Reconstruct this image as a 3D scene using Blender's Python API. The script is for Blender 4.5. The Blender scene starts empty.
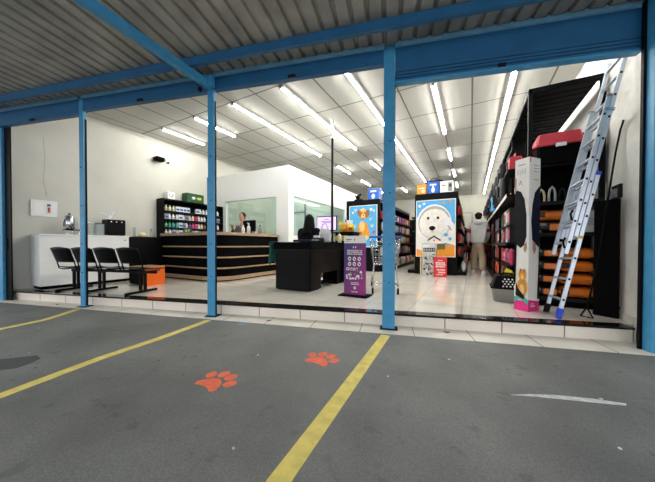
import bpy, math, random
from mathutils import Vector, Matrix, Euler
random.seed(7)
PI = math.pi
scene = bpy.context.scene
COL = scene.collection
A15 = math.radians(15.0)                 # the shop front stands at 15 degrees to the aisles
ROTF = Matrix.Rotation(A15, 4, 'Z')
def FP(u, v, z=0.0):                     # point in the shop-front frame (u along it, v into the shop)
    return ROTF @ Vector((u, v, z))

# ------------------------------------------------------------------ materials
def lin(c):
    return tuple(((x/255.0)/12.92 if x/255.0 <= 0.04045 else ((x/255.0+0.055)/1.055)**2.4) for x in c)
MATS = {}
def mk(name, rgb, rough=0.5, metal=0.0, var=0.06, scale=6.0, bump=0.0, spec=0.5, bscale=60.0, alpha=1.0, coat=0.0):
    m = bpy.data.materials.new(name); m.use_nodes = True
    nt = m.node_tree; b = nt.nodes['Principled BSDF']
    tc = nt.nodes.new('ShaderNodeTexCoord')
    n = nt.nodes.new('ShaderNodeTexNoise'); n.inputs['Scale'].default_value = scale; n.inputs['Detail'].default_value = 4
    nt.links.new(tc.outputs['Object'], n.inputs['Vector'])
    r = nt.nodes.new('ShaderNodeValToRGB'); l = lin(rgb)
    r.color_ramp.elements[0].position = 0.3; r.color_ramp.elements[1].position = 0.7
    r.color_ramp.elements[0].color = tuple(x*(1-var) for x in l) + (1,)
    r.color_ramp.elements[1].color = tuple(min(1, x*(1+var)) for x in l) + (1,)
    nt.links.new(n.outputs['Fac'], r.inputs['Fac']); nt.links.new(r.outputs['Color'], b.inputs['Base Color'])
    b.inputs['Roughness'].default_value = rough; b.inputs['Metallic'].default_value = metal
    b.inputs['Specular IOR Level'].default_value = spec
    b.inputs['Coat Weight'].default_value = coat
    if alpha < 1: b.inputs['Alpha'].default_value = alpha
    if bump:
        n2 = nt.nodes.new('ShaderNodeTexNoise'); n2.inputs['Scale'].default_value = bscale
        nt.links.new(tc.outputs['Object'], n2.inputs['Vector'])
        bp = nt.nodes.new('ShaderNodeBump'); bp.inputs['Strength'].default_value = bump; bp.inputs['Distance'].default_value = 0.01
        nt.links.new(n2.outputs['Fac'], bp.inputs['Height']); nt.links.new(bp.outputs['Normal'], b.inputs['Normal'])
    MATS[name] = m
    return m
def emis(name, rgb, strength):
    m = bpy.data.materials.new(name); m.use_nodes = True
    b = m.node_tree.nodes['Principled BSDF']
    b.inputs['Base Color'].default_value = lin(rgb)+(1,); b.inputs['Emission Color'].default_value = lin(rgb)+(1,)
    b.inputs['Emission Strength'].default_value = strength
    MATS[name] = m; return m

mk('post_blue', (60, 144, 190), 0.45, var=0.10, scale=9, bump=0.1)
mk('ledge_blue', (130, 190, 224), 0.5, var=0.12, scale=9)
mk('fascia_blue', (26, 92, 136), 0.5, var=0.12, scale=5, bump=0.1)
mk('galvanised', (160, 157, 148), 0.5, 0.2, var=0.22, scale=3)
mk('dark_rail', (12, 12, 14), 0.5, spec=0.1)
mk('black_metal', (8, 8, 9), 0.5, spec=0.10)
mk('black_satin', (6, 6, 8), 0.35, spec=0.10)
mk('black_matte', (7, 7, 8), 0.75, spec=0.06)
mk('charcoal', (26, 27, 30), 0.6, spec=0.15)
mk('granite', (22, 21, 21), 0.12, var=0.5, scale=60)
mk('white_panel', (240, 240, 238), 0.35, var=0.02)
mk('white_gloss', (240, 240, 240), 0.2, var=0.02)
mk('white_plaster', (226, 226, 224), 0.8, var=0.02, bump=0.05)
mk('wood', (176, 146, 112), 0.45, var=0.12, scale=12)
mk('chrome', (200, 202, 205), 0.22, 1.0, var=0.04)
mk('aluminium', (200, 208, 218), 0.38, 0.75, var=0.06, scale=14)
mk('plastic_blue', (22, 70, 210), 0.4)
mk('red', (186, 48, 58), 0.45)
mk('bright_red', (214, 34, 46), 0.4)
mk('orange', (240, 104, 12), 0.4, var=0.04)
mk('paw_orange', (242, 116, 82), 0.8, var=0.12, scale=18)
mk('line_yellow', (230, 212, 116), 0.8, var=0.14, scale=14)
mk('ground_white', (205, 207, 208), 0.8, var=0.25, scale=30)
mk('paint_cyan', (100, 150, 185), 0.8, var=0.2, scale=20)
mk('asphalt_wet', (66, 67, 68), 0.7, var=0.15, scale=10)
mk('sky_blue', (78, 168, 224), 0.4, var=0.04)
mk('royal_blue', (20, 92, 190), 0.4)
mk('poster_white', (236, 232, 226), 0.45, var=0.03)
mk('fur_white', (232, 227, 218), 0.6, var=0.12, scale=22)
mk('fur_shade', (176, 172, 166), 0.6, var=0.12, scale=22)
mk('fur_gold', (222, 150, 44), 0.6, var=0.15, scale=22)
mk('fur_brown', (168, 96, 34), 0.6, var=0.15, scale=22)
mk('fur_cream', (240, 200, 130), 0.6, var=0.1, scale=22)
mk('towel', (234, 233, 238), 0.7, var=0.05)
mk('print_orange', (244, 158, 40), 0.45, var=0.04)
mk('olive', (110, 100, 52), 0.5)
mk('yellow', (240, 200, 28), 0.4)
mk('pink', (226, 44, 132), 0.4)
mk('teal', (80, 180, 164), 0.45)
mk('teal_cloth', (28, 92, 84), 0.85)
mk('navy', (14, 20, 44), 0.6, spec=0.15)
mk('skin', (180, 136, 114), 0.55, var=0.04)
mk('hair_black', (10, 9, 9), 0.55, spec=0.1, var=0.3, scale=40, bump=0.2)
mk('hair_brown', (34, 24, 20), 0.6, spec=0.15, var=0.3, scale=40)
mk('hoodie_grey', (186, 186, 184), 0.9, var=0.05, bump=0.15)
mk('maroon', (128, 20, 44), 0.9)
mk('khaki', (156, 136, 112), 0.9, var=0.06, bump=0.15)
mk('shoe_white', (222, 222, 220), 0.6)
mk('cloth_dark', (18, 19, 22), 0.9, spec=0.1, bump=0.2)
mk('cloth_grey', (92, 96, 100), 0.9, bump=0.2)
mk('silver_bag', (196, 196, 192), 0.4, var=0.1, scale=9)
mk('green', (34, 120, 52), 0.5, var=0.1)
mk('dark_green', (24, 70, 34), 0.5, var=0.1)
mk('cream', (226, 206, 160), 0.5)
mk('food_orange', (224, 118, 28), 0.35, var=0.16, scale=7, coat=0.3)
mk('grey_plastic', (128, 126, 120), 0.45)
mk('sign_grey', (206, 208, 210), 0.4)
mk('clear_plastic', (214, 222, 222), 0.1, alpha=0.35)
mk('tape_blue', (60, 66, 80), 0.5)
for n_, c_ in dict(p_white=(225,225,220), p_teal=(60,150,140), p_pink=(210,60,110), p_red=(196,40,40), p_grey=(140,140,142), p_blue=(40,90,180),
                   p_cream=(226,214,180), p_green=(60,140,70), p_yellow=(238,206,40), p_black=(14,14,16), p_orange=(230,130,50), p_brown=(120,70,42), p_purple=(110,60,130)).items():
    mk(n_, c_, 0.42, var=0.45, scale=34)
# the purple of the totem runs from purple into magenta towards its right foot (a printed gradient)
m = mk('totem_purple', (72, 34, 112), 0.4, var=0.03)
nt = m.node_tree; b = nt.nodes['Principled BSDF']
tc = nt.nodes.new('ShaderNodeTexCoord'); sx = nt.nodes.new('ShaderNodeSeparateXYZ'); nt.links.new(tc.outputs['Generated'], sx.inputs[0])
mr = nt.nodes.new('ShaderNodeMath'); mr.operation = 'SUBTRACT'; nt.links.new(sx.outputs['X'], mr.inputs[0]); nt.links.new(sx.outputs['Z'], mr.inputs[1])
ma = nt.nodes.new('ShaderNodeMath'); ma.operation = 'MULTIPLY_ADD'; ma.inputs[1].default_value = 0.5; ma.inputs[2].default_value = 0.5
nt.links.new(mr.outputs[0], ma.inputs[0])
r = nt.nodes.new('ShaderNodeValToRGB'); nt.links.new(ma.outputs[0], r.inputs['Fac'])
r.color_ramp.elements[0].color = lin((58, 26, 100))+(1,); r.color_ramp.elements[0].position = .2
r.color_ramp.elements[1].color = lin((160, 34, 128))+(1,); r.color_ramp.elements[1].position = .95
nt.links.new(r.outputs['Color'], b.inputs['Base Color'])

emis('tube_light', (255, 253, 246), 76.0)
emis('screen_glow', (214, 190, 226), 0.9)

def glass(name, rgb, alpha_mix, rough=0.03):
    m = bpy.data.materials.new(name); m.use_nodes = True; nt = m.node_tree
    for n in list(nt.nodes): nt.nodes.remove(n)
    o = nt.nodes.new('ShaderNodeOutputMaterial'); mx = nt.nodes.new('ShaderNodeMixShader')
    t = nt.nodes.new('ShaderNodeBsdfTransparent'); t.inputs[0].default_value = lin(rgb)+(1,)
    g = nt.nodes.new('ShaderNodeBsdfGlossy'); g.inputs['Roughness'].default_value = rough
    mx.inputs[0].default_value = alpha_mix
    nt.links.new(t.outputs[0], mx.inputs[1]); nt.links.new(g.outputs[0], mx.inputs[2]); nt.links.new(mx.outputs[0], o.inputs[0])
    MATS[name] = m
glass('office_glass', (238, 248, 244), 0.09)

def tex_nodes(name, rough):
    m = bpy.data.materials.new(name); m.use_nodes = True; nt = m.node_tree; MATS[name] = m
    b = nt.nodes['Principled BSDF']; b.inputs['Roughness'].default_value = rough
    g = nt.nodes.new('ShaderNodeNewGeometry')
    return m, nt, b, g
def L(nt, a, b): nt.links.new(a, b)
def tiles(name, base, joint, w, h, rough, angle=0, gap=0.004, var=0.03, off=(0, 0), mapper=None, marble=0.05):
    m, nt, b, g = tex_nodes(name, rough)
    mp = nt.nodes.new('ShaderNodeMapping'); mp.inputs['Rotation'].default_value = (0, 0, -angle); mp.inputs['Location'].default_value = (off[0], off[1], 0)
    if mapper == 'xz':
        s = nt.nodes.new('ShaderNodeSeparateXYZ'); c = nt.nodes.new('ShaderNodeCombineXYZ')
        mp0 = nt.nodes.new('ShaderNodeMapping'); mp0.inputs['Rotation'].default_value = (0, 0, -angle)
        L(nt, g.outputs['Position'], mp0.inputs[0]); L(nt, mp0.outputs[0], s.inputs[0])
        L(nt, s.outputs['X'], c.inputs['X']); L(nt, s.outputs['Z'], c.inputs['Y'])
        mp.inputs['Rotation'].default_value = (0, 0, 0); L(nt, c.outputs[0], mp.inputs[0])
    else:
        L(nt, g.outputs['Position'], mp.inputs[0])
    br = nt.nodes.new('ShaderNodeTexBrick'); br.offset = 0; br.squash = 1
    br.inputs['Scale'].default_value = 1; br.inputs['Mortar Size'].default_value = gap; br.inputs['Mortar Smooth'].default_value = 0.0
    br.inputs['Brick Width'].default_value = w; br.inputs['Row Height'].default_value = h
    l = lin(base)
    br.inputs['Color1'].default_value = tuple(x*(1-var) for x in l)+(1,); br.inputs['Color2'].default_value = tuple(min(1, x*(1+var)) for x in l)+(1,)
    br.inputs['Mortar'].default_value = lin(joint)+(1,)
    L(nt, mp.outputs[0], br.inputs['Vector'])
    n = nt.nodes.new('ShaderNodeTexNoise'); n.inputs['Scale'].default_value = 2.2; n.inputs['Detail'].default_value = 6; L(nt, g.outputs['Position'], n.inputs['Vector'])
    r = nt.nodes.new('ShaderNodeValToRGB'); r.color_ramp.elements[0].color = (1-marble*2,)*3+(1,); r.color_ramp.elements[1].color = (1, 1, 1, 1)
    r.color_ramp.elements[0].position = .3; r.color_ramp.elements[1].position = .65
    L(nt, n.outputs['Fac'], r.inputs[0])
    mx = nt.nodes.new('ShaderNodeMix'); mx.data_type = 'RGBA'; mx.blend_type = 'MULTIPLY'; mx.inputs[0].default_value = 1
    L(nt, br.outputs['Color'], mx.inputs[6]); L(nt, r.outputs[0], mx.inputs[7]); L(nt, mx.outputs[2], b.inputs['Base Color'])
    return m
tiles('floor_tile', (234, 228, 216), (168, 160, 148), 0.6, 0.6, 0.055, 0, 0.003, off=(0.1, 0.2))
MATS['floor_tile'].node_tree.nodes['Principled BSDF'].inputs['Specular IOR Level'].default_value = 0.7
tiles('riser_tile', (238, 228, 216), (130, 118, 105), 0.6, 1.0, 0.3, A15, 0.006, mapper='xz', off=(-0.03, 0.5))
tiles('apron_tile', (240, 234, 222), (150, 140, 126), 0.6, 1.0, 0.4, A15, 0.006, off=(0.34, 0.3), marble=0.12)
# ceiling: mineral boards on a thin grid
DX, DY, X0, Y0, ZC = 1.188, 1.165, -7.72, 3.76, 3.65
tiles('ceiling_board', (206, 205, 198), (118, 116, 110), DX/2, DY, 0.85, 0, 0.014, var=0.015, off=(-X0, -Y0), marble=0.01)

def wallmat(name, base, dirt, amount=0.5, scale=1.2):
    m, nt, b, g = tex_nodes(name, 0.75)
    n = nt.nodes.new('ShaderNodeTexNoise'); n.inputs['Scale'].default_value = scale; n.inputs['Detail'].default_value = 8; n.inputs['Roughness'].default_value = .65
    L(nt, g.outputs['Position'], n.inputs['Vector'])
    r = nt.nodes.new('ShaderNodeValToRGB'); r.color_ramp.elements[0].position = .28; r.color_ramp.elements[1].position = .55
    l = lin(base); d = lin(dirt)
    r.color_ramp.elements[0].color = tuple(a*(1-amount)+bb*amount for a, bb in zip(l, d))+(1,); r.color_ramp.elements[1].color = l+(1,)
    L(nt, n.outputs['Fac'], r.inputs[0]); L(nt, r.outputs[0], b.inputs['Base Color'])
wallmat('wall_left_paint', (208, 206, 196), (192, 190, 182), 0.5)
wallmat('wall_paint', (214, 212, 200), (196, 192, 178), 0.4)
wallmat('wall_right_paint', (226, 224, 216), (178, 170, 158), 0.6, 2.5)
wallmat('office_paint', (232, 233, 230), (222, 223, 220), 0.3)
wallmat('office_inner', (222, 229, 226), (214, 222, 218), 0.3)

# asphalt
m, nt, b, g = tex_nodes('asphalt', 0.62)
n1 = nt.nodes.new('ShaderNodeTexNoise'); n1.inputs['Scale'].default_value = 1.1; n1.inputs['Detail'].default_value = 10; n1.inputs['Roughness'].default_value = .6
n2 = nt.nodes.new('ShaderNodeTexNoise'); n2.inputs['Scale'].default_value = 130; n2.inputs['Detail'].default_value = 3
n3 = nt.nodes.new('ShaderNodeTexNoise'); n3.inputs['Scale'].default_value = 7; n3.inputs['Detail'].default_value = 4
for n in (n1, n2, n3): L(nt, g.outputs['Position'], n.inputs['Vector'])
r = nt.nodes.new('ShaderNodeValToRGB'); r.color_ramp.elements[0].position = .33; r.color_ramp.elements[1].position = .68
r.color_ramp.elements[0].color = lin((94, 96, 95))+(1,); r.color_ramp.elements[1].color = lin((124, 126, 123))+(1,)
L(nt, n1.outputs['Fac'], r.inputs[0])
r2 = nt.nodes.new('ShaderNodeValToRGB'); r2.color_ramp.elements[0].position = .3; r2.color_ramp.elements[1].position = .7
r2.color_ramp.elements[0].color = (.72, .72, .72, 1); r2.color_ramp.elements[1].color = (1.2, 1.2, 1.2, 1)
L(nt, n2.outputs['Fac'], r2.inputs[0])
r3 = nt.nodes.new('ShaderNodeValToRGB'); r3.color_ramp.elements[0].position = .31; r3.color_ramp.elements[1].position = .37
r3.color_ramp.elements[0].color = (.76, .76, .76, 1); r3.color_ramp.elements[1].color = (1, 1, 1, 1)
L(nt, n3.outputs['Fac'], r3.inputs[0])
mx = nt.nodes.new('ShaderNodeMix'); mx.data_type = 'RGBA'; mx.blend_type = 'MULTIPLY'; mx.inputs[0].default_value = 1
L(nt, r.outputs[0], mx.inputs[6]); L(nt, r2.outputs[0], mx.inputs[7])
mx2 = nt.nodes.new('ShaderNodeMix'); mx2.data_type = 'RGBA'; mx2.blend_type = 'MULTIPLY'; mx2.inputs[0].default_value = 1
L(nt, mx.outputs[2], mx2.inputs[6]); L(nt, r3.outputs[0], mx2.inputs[7]); L(nt, mx2.outputs[2], b.inputs['Base Color'])
bp = nt.nodes.new('ShaderNodeBump'); bp.inputs['Strength'].default_value = .35; bp.inputs['Distance'].default_value = .005
L(nt, n2.outputs['Fac'], bp.inputs['Height']); L(nt, bp.outputs[0], b.inputs['Normal'])

# ------------------------------------------------------------------ mesh builder
class MB:
    def __init__(s): s.v = []; s.f = []; s.fm = []; s.mats = []; s.sm = []
    def _m(s, name):
        if name not in s.mats: s.mats.append(name)
        return s.mats.index(name)
    def add(s, vs, fs, mat, smooth=False, M=None):
        o = len(s.v)
        s.v += [(M @ Vector(p)) if M else Vector(p) for p in vs]
        k = s._m(mat)
        for f in fs: s.f.append([i+o for i in f]); s.fm.append(k); s.sm.append(smooth)
        return s
    def box(s, x0, x1, y0, y1, z0, z1, mat, M=None, b=0.0):
        if b <= 0:
            vs = [(x, y, z) for z in (z0, z1) for y in (y0, y1) for x in (x0, x1)]
            return s.add(vs, [(0,2,3,1), (4,5,7,6), (0,1,5,4), (2,6,7,3), (0,4,6,2), (1,3,7,5)], mat, False, M)
        # chamfered box
        vs = []; idx = {}
        for i, x in enumerate((x0, x1)):
            for j, y in enumerate((y0, y1)):
                for k, z in enumerate((z0, z1)):
                    dx = b if i == 0 else -b; dy = b if j == 0 else -b; dz = b if k == 0 else -b
                    idx[i,j,k] = len(vs)
                    vs += [(x, y+dy, z+dz), (x+dx, y, z+dz), (x+dx, y+dy, z)]
        fs = []
        for i in (0, 1):
            a = [idx[i,0,0], idx[i,1,0], idx[i,1,1], idx[i,0,1]]; fs.append(a if i else a[::-1])
            a = [idx[0,i,0]+1, idx[1,i,0]+1, idx[1,i,1]+1, idx[0,i,1]+1]; fs.append(a[::-1] if i else a)
            a = [idx[0,0,i]+2, idx[1,0,i]+2, idx[1,1,i]+2, idx[0,1,i]+2]; fs.append(a if i else a[::-1])
        for i in (0, 1):
            for j in (0, 1):
                fs.append([idx[i,j,0], idx[i,j,1], idx[i,j,1]+1, idx[i,j,0]+1])
                fs.append([idx[i,0,j], idx[i,1,j], idx[i,1,j]+2, idx[i,0,j]+2])
                fs.append([idx[0,i,j]+1, idx[1,i,j]+1, idx[1,i,j]+2, idx[0,i,j]+2])
                for k in (0, 1):
                    q = idx[i,j,k]; fs.append([q, q+1, q+2])
        return s.add(vs, fs, mat, False, M)
    def prism(s, poly, z0, z1, mat, M=None, smooth=False):
        n = len(poly)
        vs = [(x, y, z0) for x, y in poly]+[(x, y, z1) for x, y in poly]
        s.add(vs, [list(range(n))[::-1], list(range(n, 2*n))], mat, False, M)
        return s.add(vs, [(i, (i+1) % n, (i+1) % n+n, i+n) for i in range(n)], mat, smooth, M)
    def cyl(s, p0, p1, r0, r1=None, mat='black_metal', n=12, M=None, smooth=True):
        if r1 is None: r1 = r0
        p0, p1 = Vector(p0), Vector(p1); d = (p1-p0).normalized()
        a = d.orthogonal().normalized(); c = d.cross(a)
        vs = []
        for p, r in ((p0, r0), (p1, r1)):
            vs += [p+a*r*math.cos(2*PI*i/n)+c*r*math.sin(2*PI*i/n) for i in range(n)]
        s.add(vs, [(i, (i+1) % n, (i+1) % n+n, i+n) for i in range(n)], mat, smooth, M)
        return s.add(vs, [list(range(n))[::-1], list(range(n, 2*n))], mat, False, M)
    def tube(s, path, r, mat, n=8, M=None, closed=False):
        P = [Vector(p) for p in path]; vs = []; fs = []; m = len(P); a = None
        for i, p in enumerate(P):
            if closed: d = (P[(i+1) % m]-P[i-1])
            else: d = P[min(i+1, m-1)]-P[max(i-1, 0)]
            d.normalize()
            a = d.orthogonal().normalized() if a is None else (a-d*a.dot(d)).normalized()
            c = d.cross(a)
            vs += [p+a*r*math.cos(2*PI*k/n)+c*r*math.sin(2*PI*k/n) for k in range(n)]
        for i in range(m if closed else m-1):
            j = (i+1) % m
            fs += [(i*n+k, i*n+(k+1) % n, j*n+(k+1) % n, j*n+k) for k in range(n)]
        if not closed: fs += [list(range(n))[::-1], list(range((m-1)*n, m*n))]
        return s.add(vs, fs, mat, True, M)
    def lathe(s, prof, c, mat, n=16, M=None, sx=1, sy=1):
        vs = []
        for r, z in prof: vs += [(c[0]+sx*r*math.cos(2*PI*k/n), c[1]+sy*r*math.sin(2*PI*k/n), c[2]+z) for k in range(n)]
        m = len(prof); fs = [(i*n+k, i*n+(k+1) % n, (i+1)*n+(k+1) % n, (i+1)*n+k) for i in range(m-1) for k in range(n)]
        fs += [list(range(n))[::-1], list(range((m-1)*n, m*n))]
        return s.add(vs, fs, mat, True, M)
    def ball(s, c, rx, ry, rz, mat, n=14, m=8, M=None):
        prof = [(math.sin(PI*max(.02, min(.98, i/m))), -math.cos(PI*i/m)) for i in range(m+1)]
        vs = []
        for r, z in prof: vs += [(c[0]+rx*r*math.cos(2*PI*k/n), c[1]+ry*r*math.sin(2*PI*k/n), c[2]+rz*z) for k in range(n)]
        fs = [(i*n+k, i*n+(k+1) % n, (i+1)*n+(k+1) % n, (i+1)*n+k) for i in range(m) for k in range(n)]
        fs += [list(range(n))[::-1], list(range(m*n, (m+1)*n))]
        return s.add(vs, fs, mat, True, M)
    def grid(s, fn, nu, nv, mat, M=None, thick=0, smooth=True):
        vs = [fn(i/nu, j/nv) for j in range(nv+1) for i in range(nu+1)]
        fs = [(j*(nu+1)+i, j*(nu+1)+i+1, (j+1)*(nu+1)+i+1, (j+1)*(nu+1)+i) for j in range(nv) for i in range(nu)]
        return s.add(vs, fs, mat, smooth, M)
    # flat printed shapes on a plane facing -y; layer k lies k*1 mm in front of y0
    def poly(s, pts, mat, y0=0, k=1, M=None):
        kk = k+0.02*len(s.f)
        return s.add([(x, y0-0.001*kk, z) for x, z in pts], [list(range(len(pts)))], mat, False, M)
    def ell(s, cx, cz, rx, rz, mat, y0=0, k=1, M=None, a0=0, a1=2*PI, rot=0, n=22):
        pts = []
        for i in range(n):
            t = a0+(a1-a0)*i/(n if abs(a1-a0-2*PI) < 1e-6 else n-1); x = rx*math.cos(t); z = rz*math.sin(t)
            pts.append((cx+x*math.cos(rot)-z*math.sin(rot), cz+x*math.sin(rot)+z*math.cos(rot)))
        return s.poly(pts, mat, y0, k, M)
    def build(s, name, parent=None, bevel=0.0, solid=0.0):
        me = bpy.data.meshes.new(name); me.from_pydata([tuple(p) for p in s.v], [], s.f)
        for mn in s.mats: me.materials.append(MATS[mn])
        me.polygons.foreach_set('material_index', s.fm); me.polygons.foreach_set('use_smooth', s.sm); me.update()
        o = bpy.data.objects.new(name, me); COL.objects.link(o)
        if parent: o.parent = parent
        if solid:
            md = o.modifiers.new('solid', 'SOLIDIFY'); md.thickness = solid; md.offset = 0
        if bevel:
            md = o.modifiers.new('bevel', 'BEVEL'); md.width = bevel; md.segments = 2; md.limit_method = 'ANGLE'; md.angle_limit = 0.7
        return o
def thing(name, label, cat, loc=(0, 0, 0), rz=0.0, group=None):
    o = bpy.data.objects.new(name, None); COL.objects.link(o); o.empty_display_size = .1
    o.location = loc; o.rotation_euler = (0, 0, rz); o['label'] = label; o['category'] = cat
    if group: o['group'] = group
    return o
def tag(o, label, cat, group=None, loc=None, rz=None):
    o['label'] = label; o['category'] = cat
    if group: o['group'] = group
    if loc is not None: o.location = loc
    if rz is not None: o.rotation_euler = (0, 0, rz)
    return o
def struct(o): o['kind'] = 'structure'; return o
def lab(o, t): o['label'] = t; return o
def dup(root, loc, rz=None, label=None, group=None, mats=None):
    def cp(o, par):
        c = o.copy(); COL.objects.link(c); c.parent = par
        if mats and c.type == 'MESH':
            for i, sl in enumerate(c.material_slots):
                nm = sl.material.name
                if nm in mats: sl.link = 'OBJECT'; sl.material = MATS[mats[nm]]
        for ch in o.children: cp(ch, c)
        return c
    r = cp(root, None); r.location = loc
    if rz is not None: r.rotation_euler = (0, 0, rz)
    if label: r['label'] = label
    if group: r['group'] = group
    return r
ORD = ['first', 'second', 'third', 'fourth', 'fifth', 'sixth', 'seventh', 'eighth', 'ninth', 'tenth', 'eleventh', 'twelfth', 'thirteenth', 'fourteenth', 'fifteenth', 'sixteenth', 'seventeenth', 'eighteenth', 'nineteenth', 'twentieth']

def skin(name, joints, bones, mat, parent=None, sub=2):
    """joints: {key:(x,y,z,r[,r2])}, bones: [(a,b)] -> one continuous smooth mesh"""
    keys = list(joints); me = bpy.data.meshes.new(name+'_skin')
    me.from_pydata([joints[k][:3] for k in keys], [(keys.index(a), keys.index(b)) for a, b in bones], [])
    o = bpy.data.objects.new(name+'_skin', me); COL.objects.link(o)
    md = o.modifiers.new('skin', 'SKIN'); md.use_smooth_shade = True
    sv = me.skin_vertices[0].data
    for i, k in enumerate(keys):
        j = joints[k]; sv[i].radius = (j[3], j[4] if len(j) > 4 else j[3]); sv[i].use_root = (i == 0)
    sb = o.modifiers.new('sub', 'SUBSURF'); sb.levels = sub; sb.render_levels = sub
    dg = bpy.context.evaluated_depsgraph_get(); dg.update()
    m2 = bpy.data.meshes.new_from_object(o.evaluated_get(dg)); m2.name = name
    bpy.data.objects.remove(o)
    m2.materials.clear(); m2.materials.append(MATS[mat])
    for p in m2.polygons: p.use_smooth = True; p.material_index = 0
    r = bpy.data.objects.new(name, m2); COL.objects.link(r)
    if parent: r.parent = parent
    return r

# ================================================================== SETTING
GZ = -0.155
def fbox(u0, u1, v0, v1, z0, z1, mat, mb=None, b=0):
    mb = mb or MB(); return mb.box(u0, u1, v0, v1, z0, z1, mat, ROTF, b)
# ground
struct(MB().box(-22, 14, -12, 16, GZ-0.2, GZ-0.004, 'asphalt', ROTF).build('ground'))
# apron of tiles in front of the step
a = MB(); a.add([FP(-7.6, 3.16, GZ), FP(3.2, 2.99, GZ), FP(3.2, 3.40, GZ), FP(-7.6, 3.45, GZ)], [(0,1,2,3)], 'apron_tile')
a.add([FP(-7.6, 3.16, GZ-.1), FP(3.2, 2.99, GZ-.1), FP(3.2, 2.99, GZ), FP(-7.6, 3.16, GZ)], [(0,1,2,3)], 'apron_tile')
struct(a.build('floor_apron'))
struct(fbox(-7.3, 2.45, 3.37, 3.42, GZ, -0.022, 'riser_tile').build('trim_1'))
struct(fbox(-7.25, 2.42, 3.33, 3.50, -0.022, 0.002, 'granite', b=0.004).build('trim_2'))
WL, WR, YB = -7.42, 1.53, 17.0
def facade_y(x): return (3.5+math.sin(A15)*x)/math.cos(A15)
fl = [(WL-.1, facade_y(WL-.1)), (WR+.1, facade_y(WR+.1)), (WR+.1, YB+.1), (WL-.1, YB+.1)]
struct(MB().prism(fl, -0.12, 0.0, 'floor_tile').build('floor'))
cl = [(WL-.1, facade_y(WL-.1)-.3), (WR+.1, facade_y(WR+.1)-.3), (WR+.1, YB+.1), (WL-.1, YB+.1)]
struct(MB().prism(cl, ZC, ZC+0.08, 'ceiling_board').build('ceiling'))
struct(MB().prism([(WL-.15, facade_y(WL)-.16), (WL, facade_y(WL)-.14), (WL, YB), (WL-.15, YB)], GZ, ZC, 'wall_left_paint').build('wall_left'))
struct(MB().prism([(WR, facade_y(WR)-.32), (WR+.15, facade_y(WR+.15)-.32), (WR+.15, YB), (WR, YB)], GZ, ZC, 'wall_right_paint').build('wall_right'))
struct(MB().box(WL-.15, WR+.15, YB, YB+.15, -.1, ZC, 'wall_paint').build('wall_back'))
# wall above the shop opening (behind the fascia, up to the ceiling)
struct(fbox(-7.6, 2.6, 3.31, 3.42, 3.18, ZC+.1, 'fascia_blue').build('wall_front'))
struct(MB().box(WR-.012, WR, 3.93, 4.50, 0.0, 0.075, 'floor_tile').build('baseboard_right'))
t = MB()                                     # hairline crack and vertical seam on the left wall
t.tube([(WL+.001, 1.98, 2.95), (WL+.001, 2.0, 2.5), (WL+.001, 1.97, 2.1), (WL+.001, 2.02, 1.8)], .0022, 'p_grey', 4)
tag(t.build('hairline_crack'), 'hairline crack running down the left wall above the wall panel', 'crack')

# canopy ------------------------------------------------------------
RZ = 3.17
def roof():
    mb = MB(); pitch = 0.163; us = []; u = -9.5
    vs = []; prof = []
    while u < 6.0:
        prof += [(u, 0.0), (u+pitch*.66, 0.0), (u+pitch*.74, 0.034), (u+pitch*.92, 0.034)]; u += pitch
    n = len(prof)
    for v in (-3.2, 3.30): vs += [FP(pu, v, RZ+h+(3.3-v)*0.0) for pu, h in prof]
    for v in (-3.2, 3.30): vs += [FP(pu, v, RZ+h+.006) for pu, h in prof]
    fs = [(i, i+1, n+i+1, n+i) for i in range(n-1)]+[(2*n+i, 3*n+i, 3*n+i+1, 2*n+i+1) for i in range(n-1)]
    fs += [(i, i+1, 2*n+i+1, 2*n+i) for i in range(n-1)]+[(n+i, 3*n+i, 3*n+i+1, n+i+1) for i in range(n-1)]
    mb.add(vs, fs, 'galvanised')
    return mb
struct(roof().build('roof_canopy'))
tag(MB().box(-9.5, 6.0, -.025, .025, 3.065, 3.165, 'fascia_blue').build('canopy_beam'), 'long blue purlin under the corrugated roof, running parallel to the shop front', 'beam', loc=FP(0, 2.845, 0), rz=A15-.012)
bm_ = MB(); bm_.box(-.036, .036, -.02, 3.4, 0, .10, 'post_blue', b=.004)
tag(bm_.build('canopy_beam', bevel=0), 'blue roof beam running out from the second post from the left', 'beam', loc=(-3.15, 2.45, 2.95), rz=PI+0.09)
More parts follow.
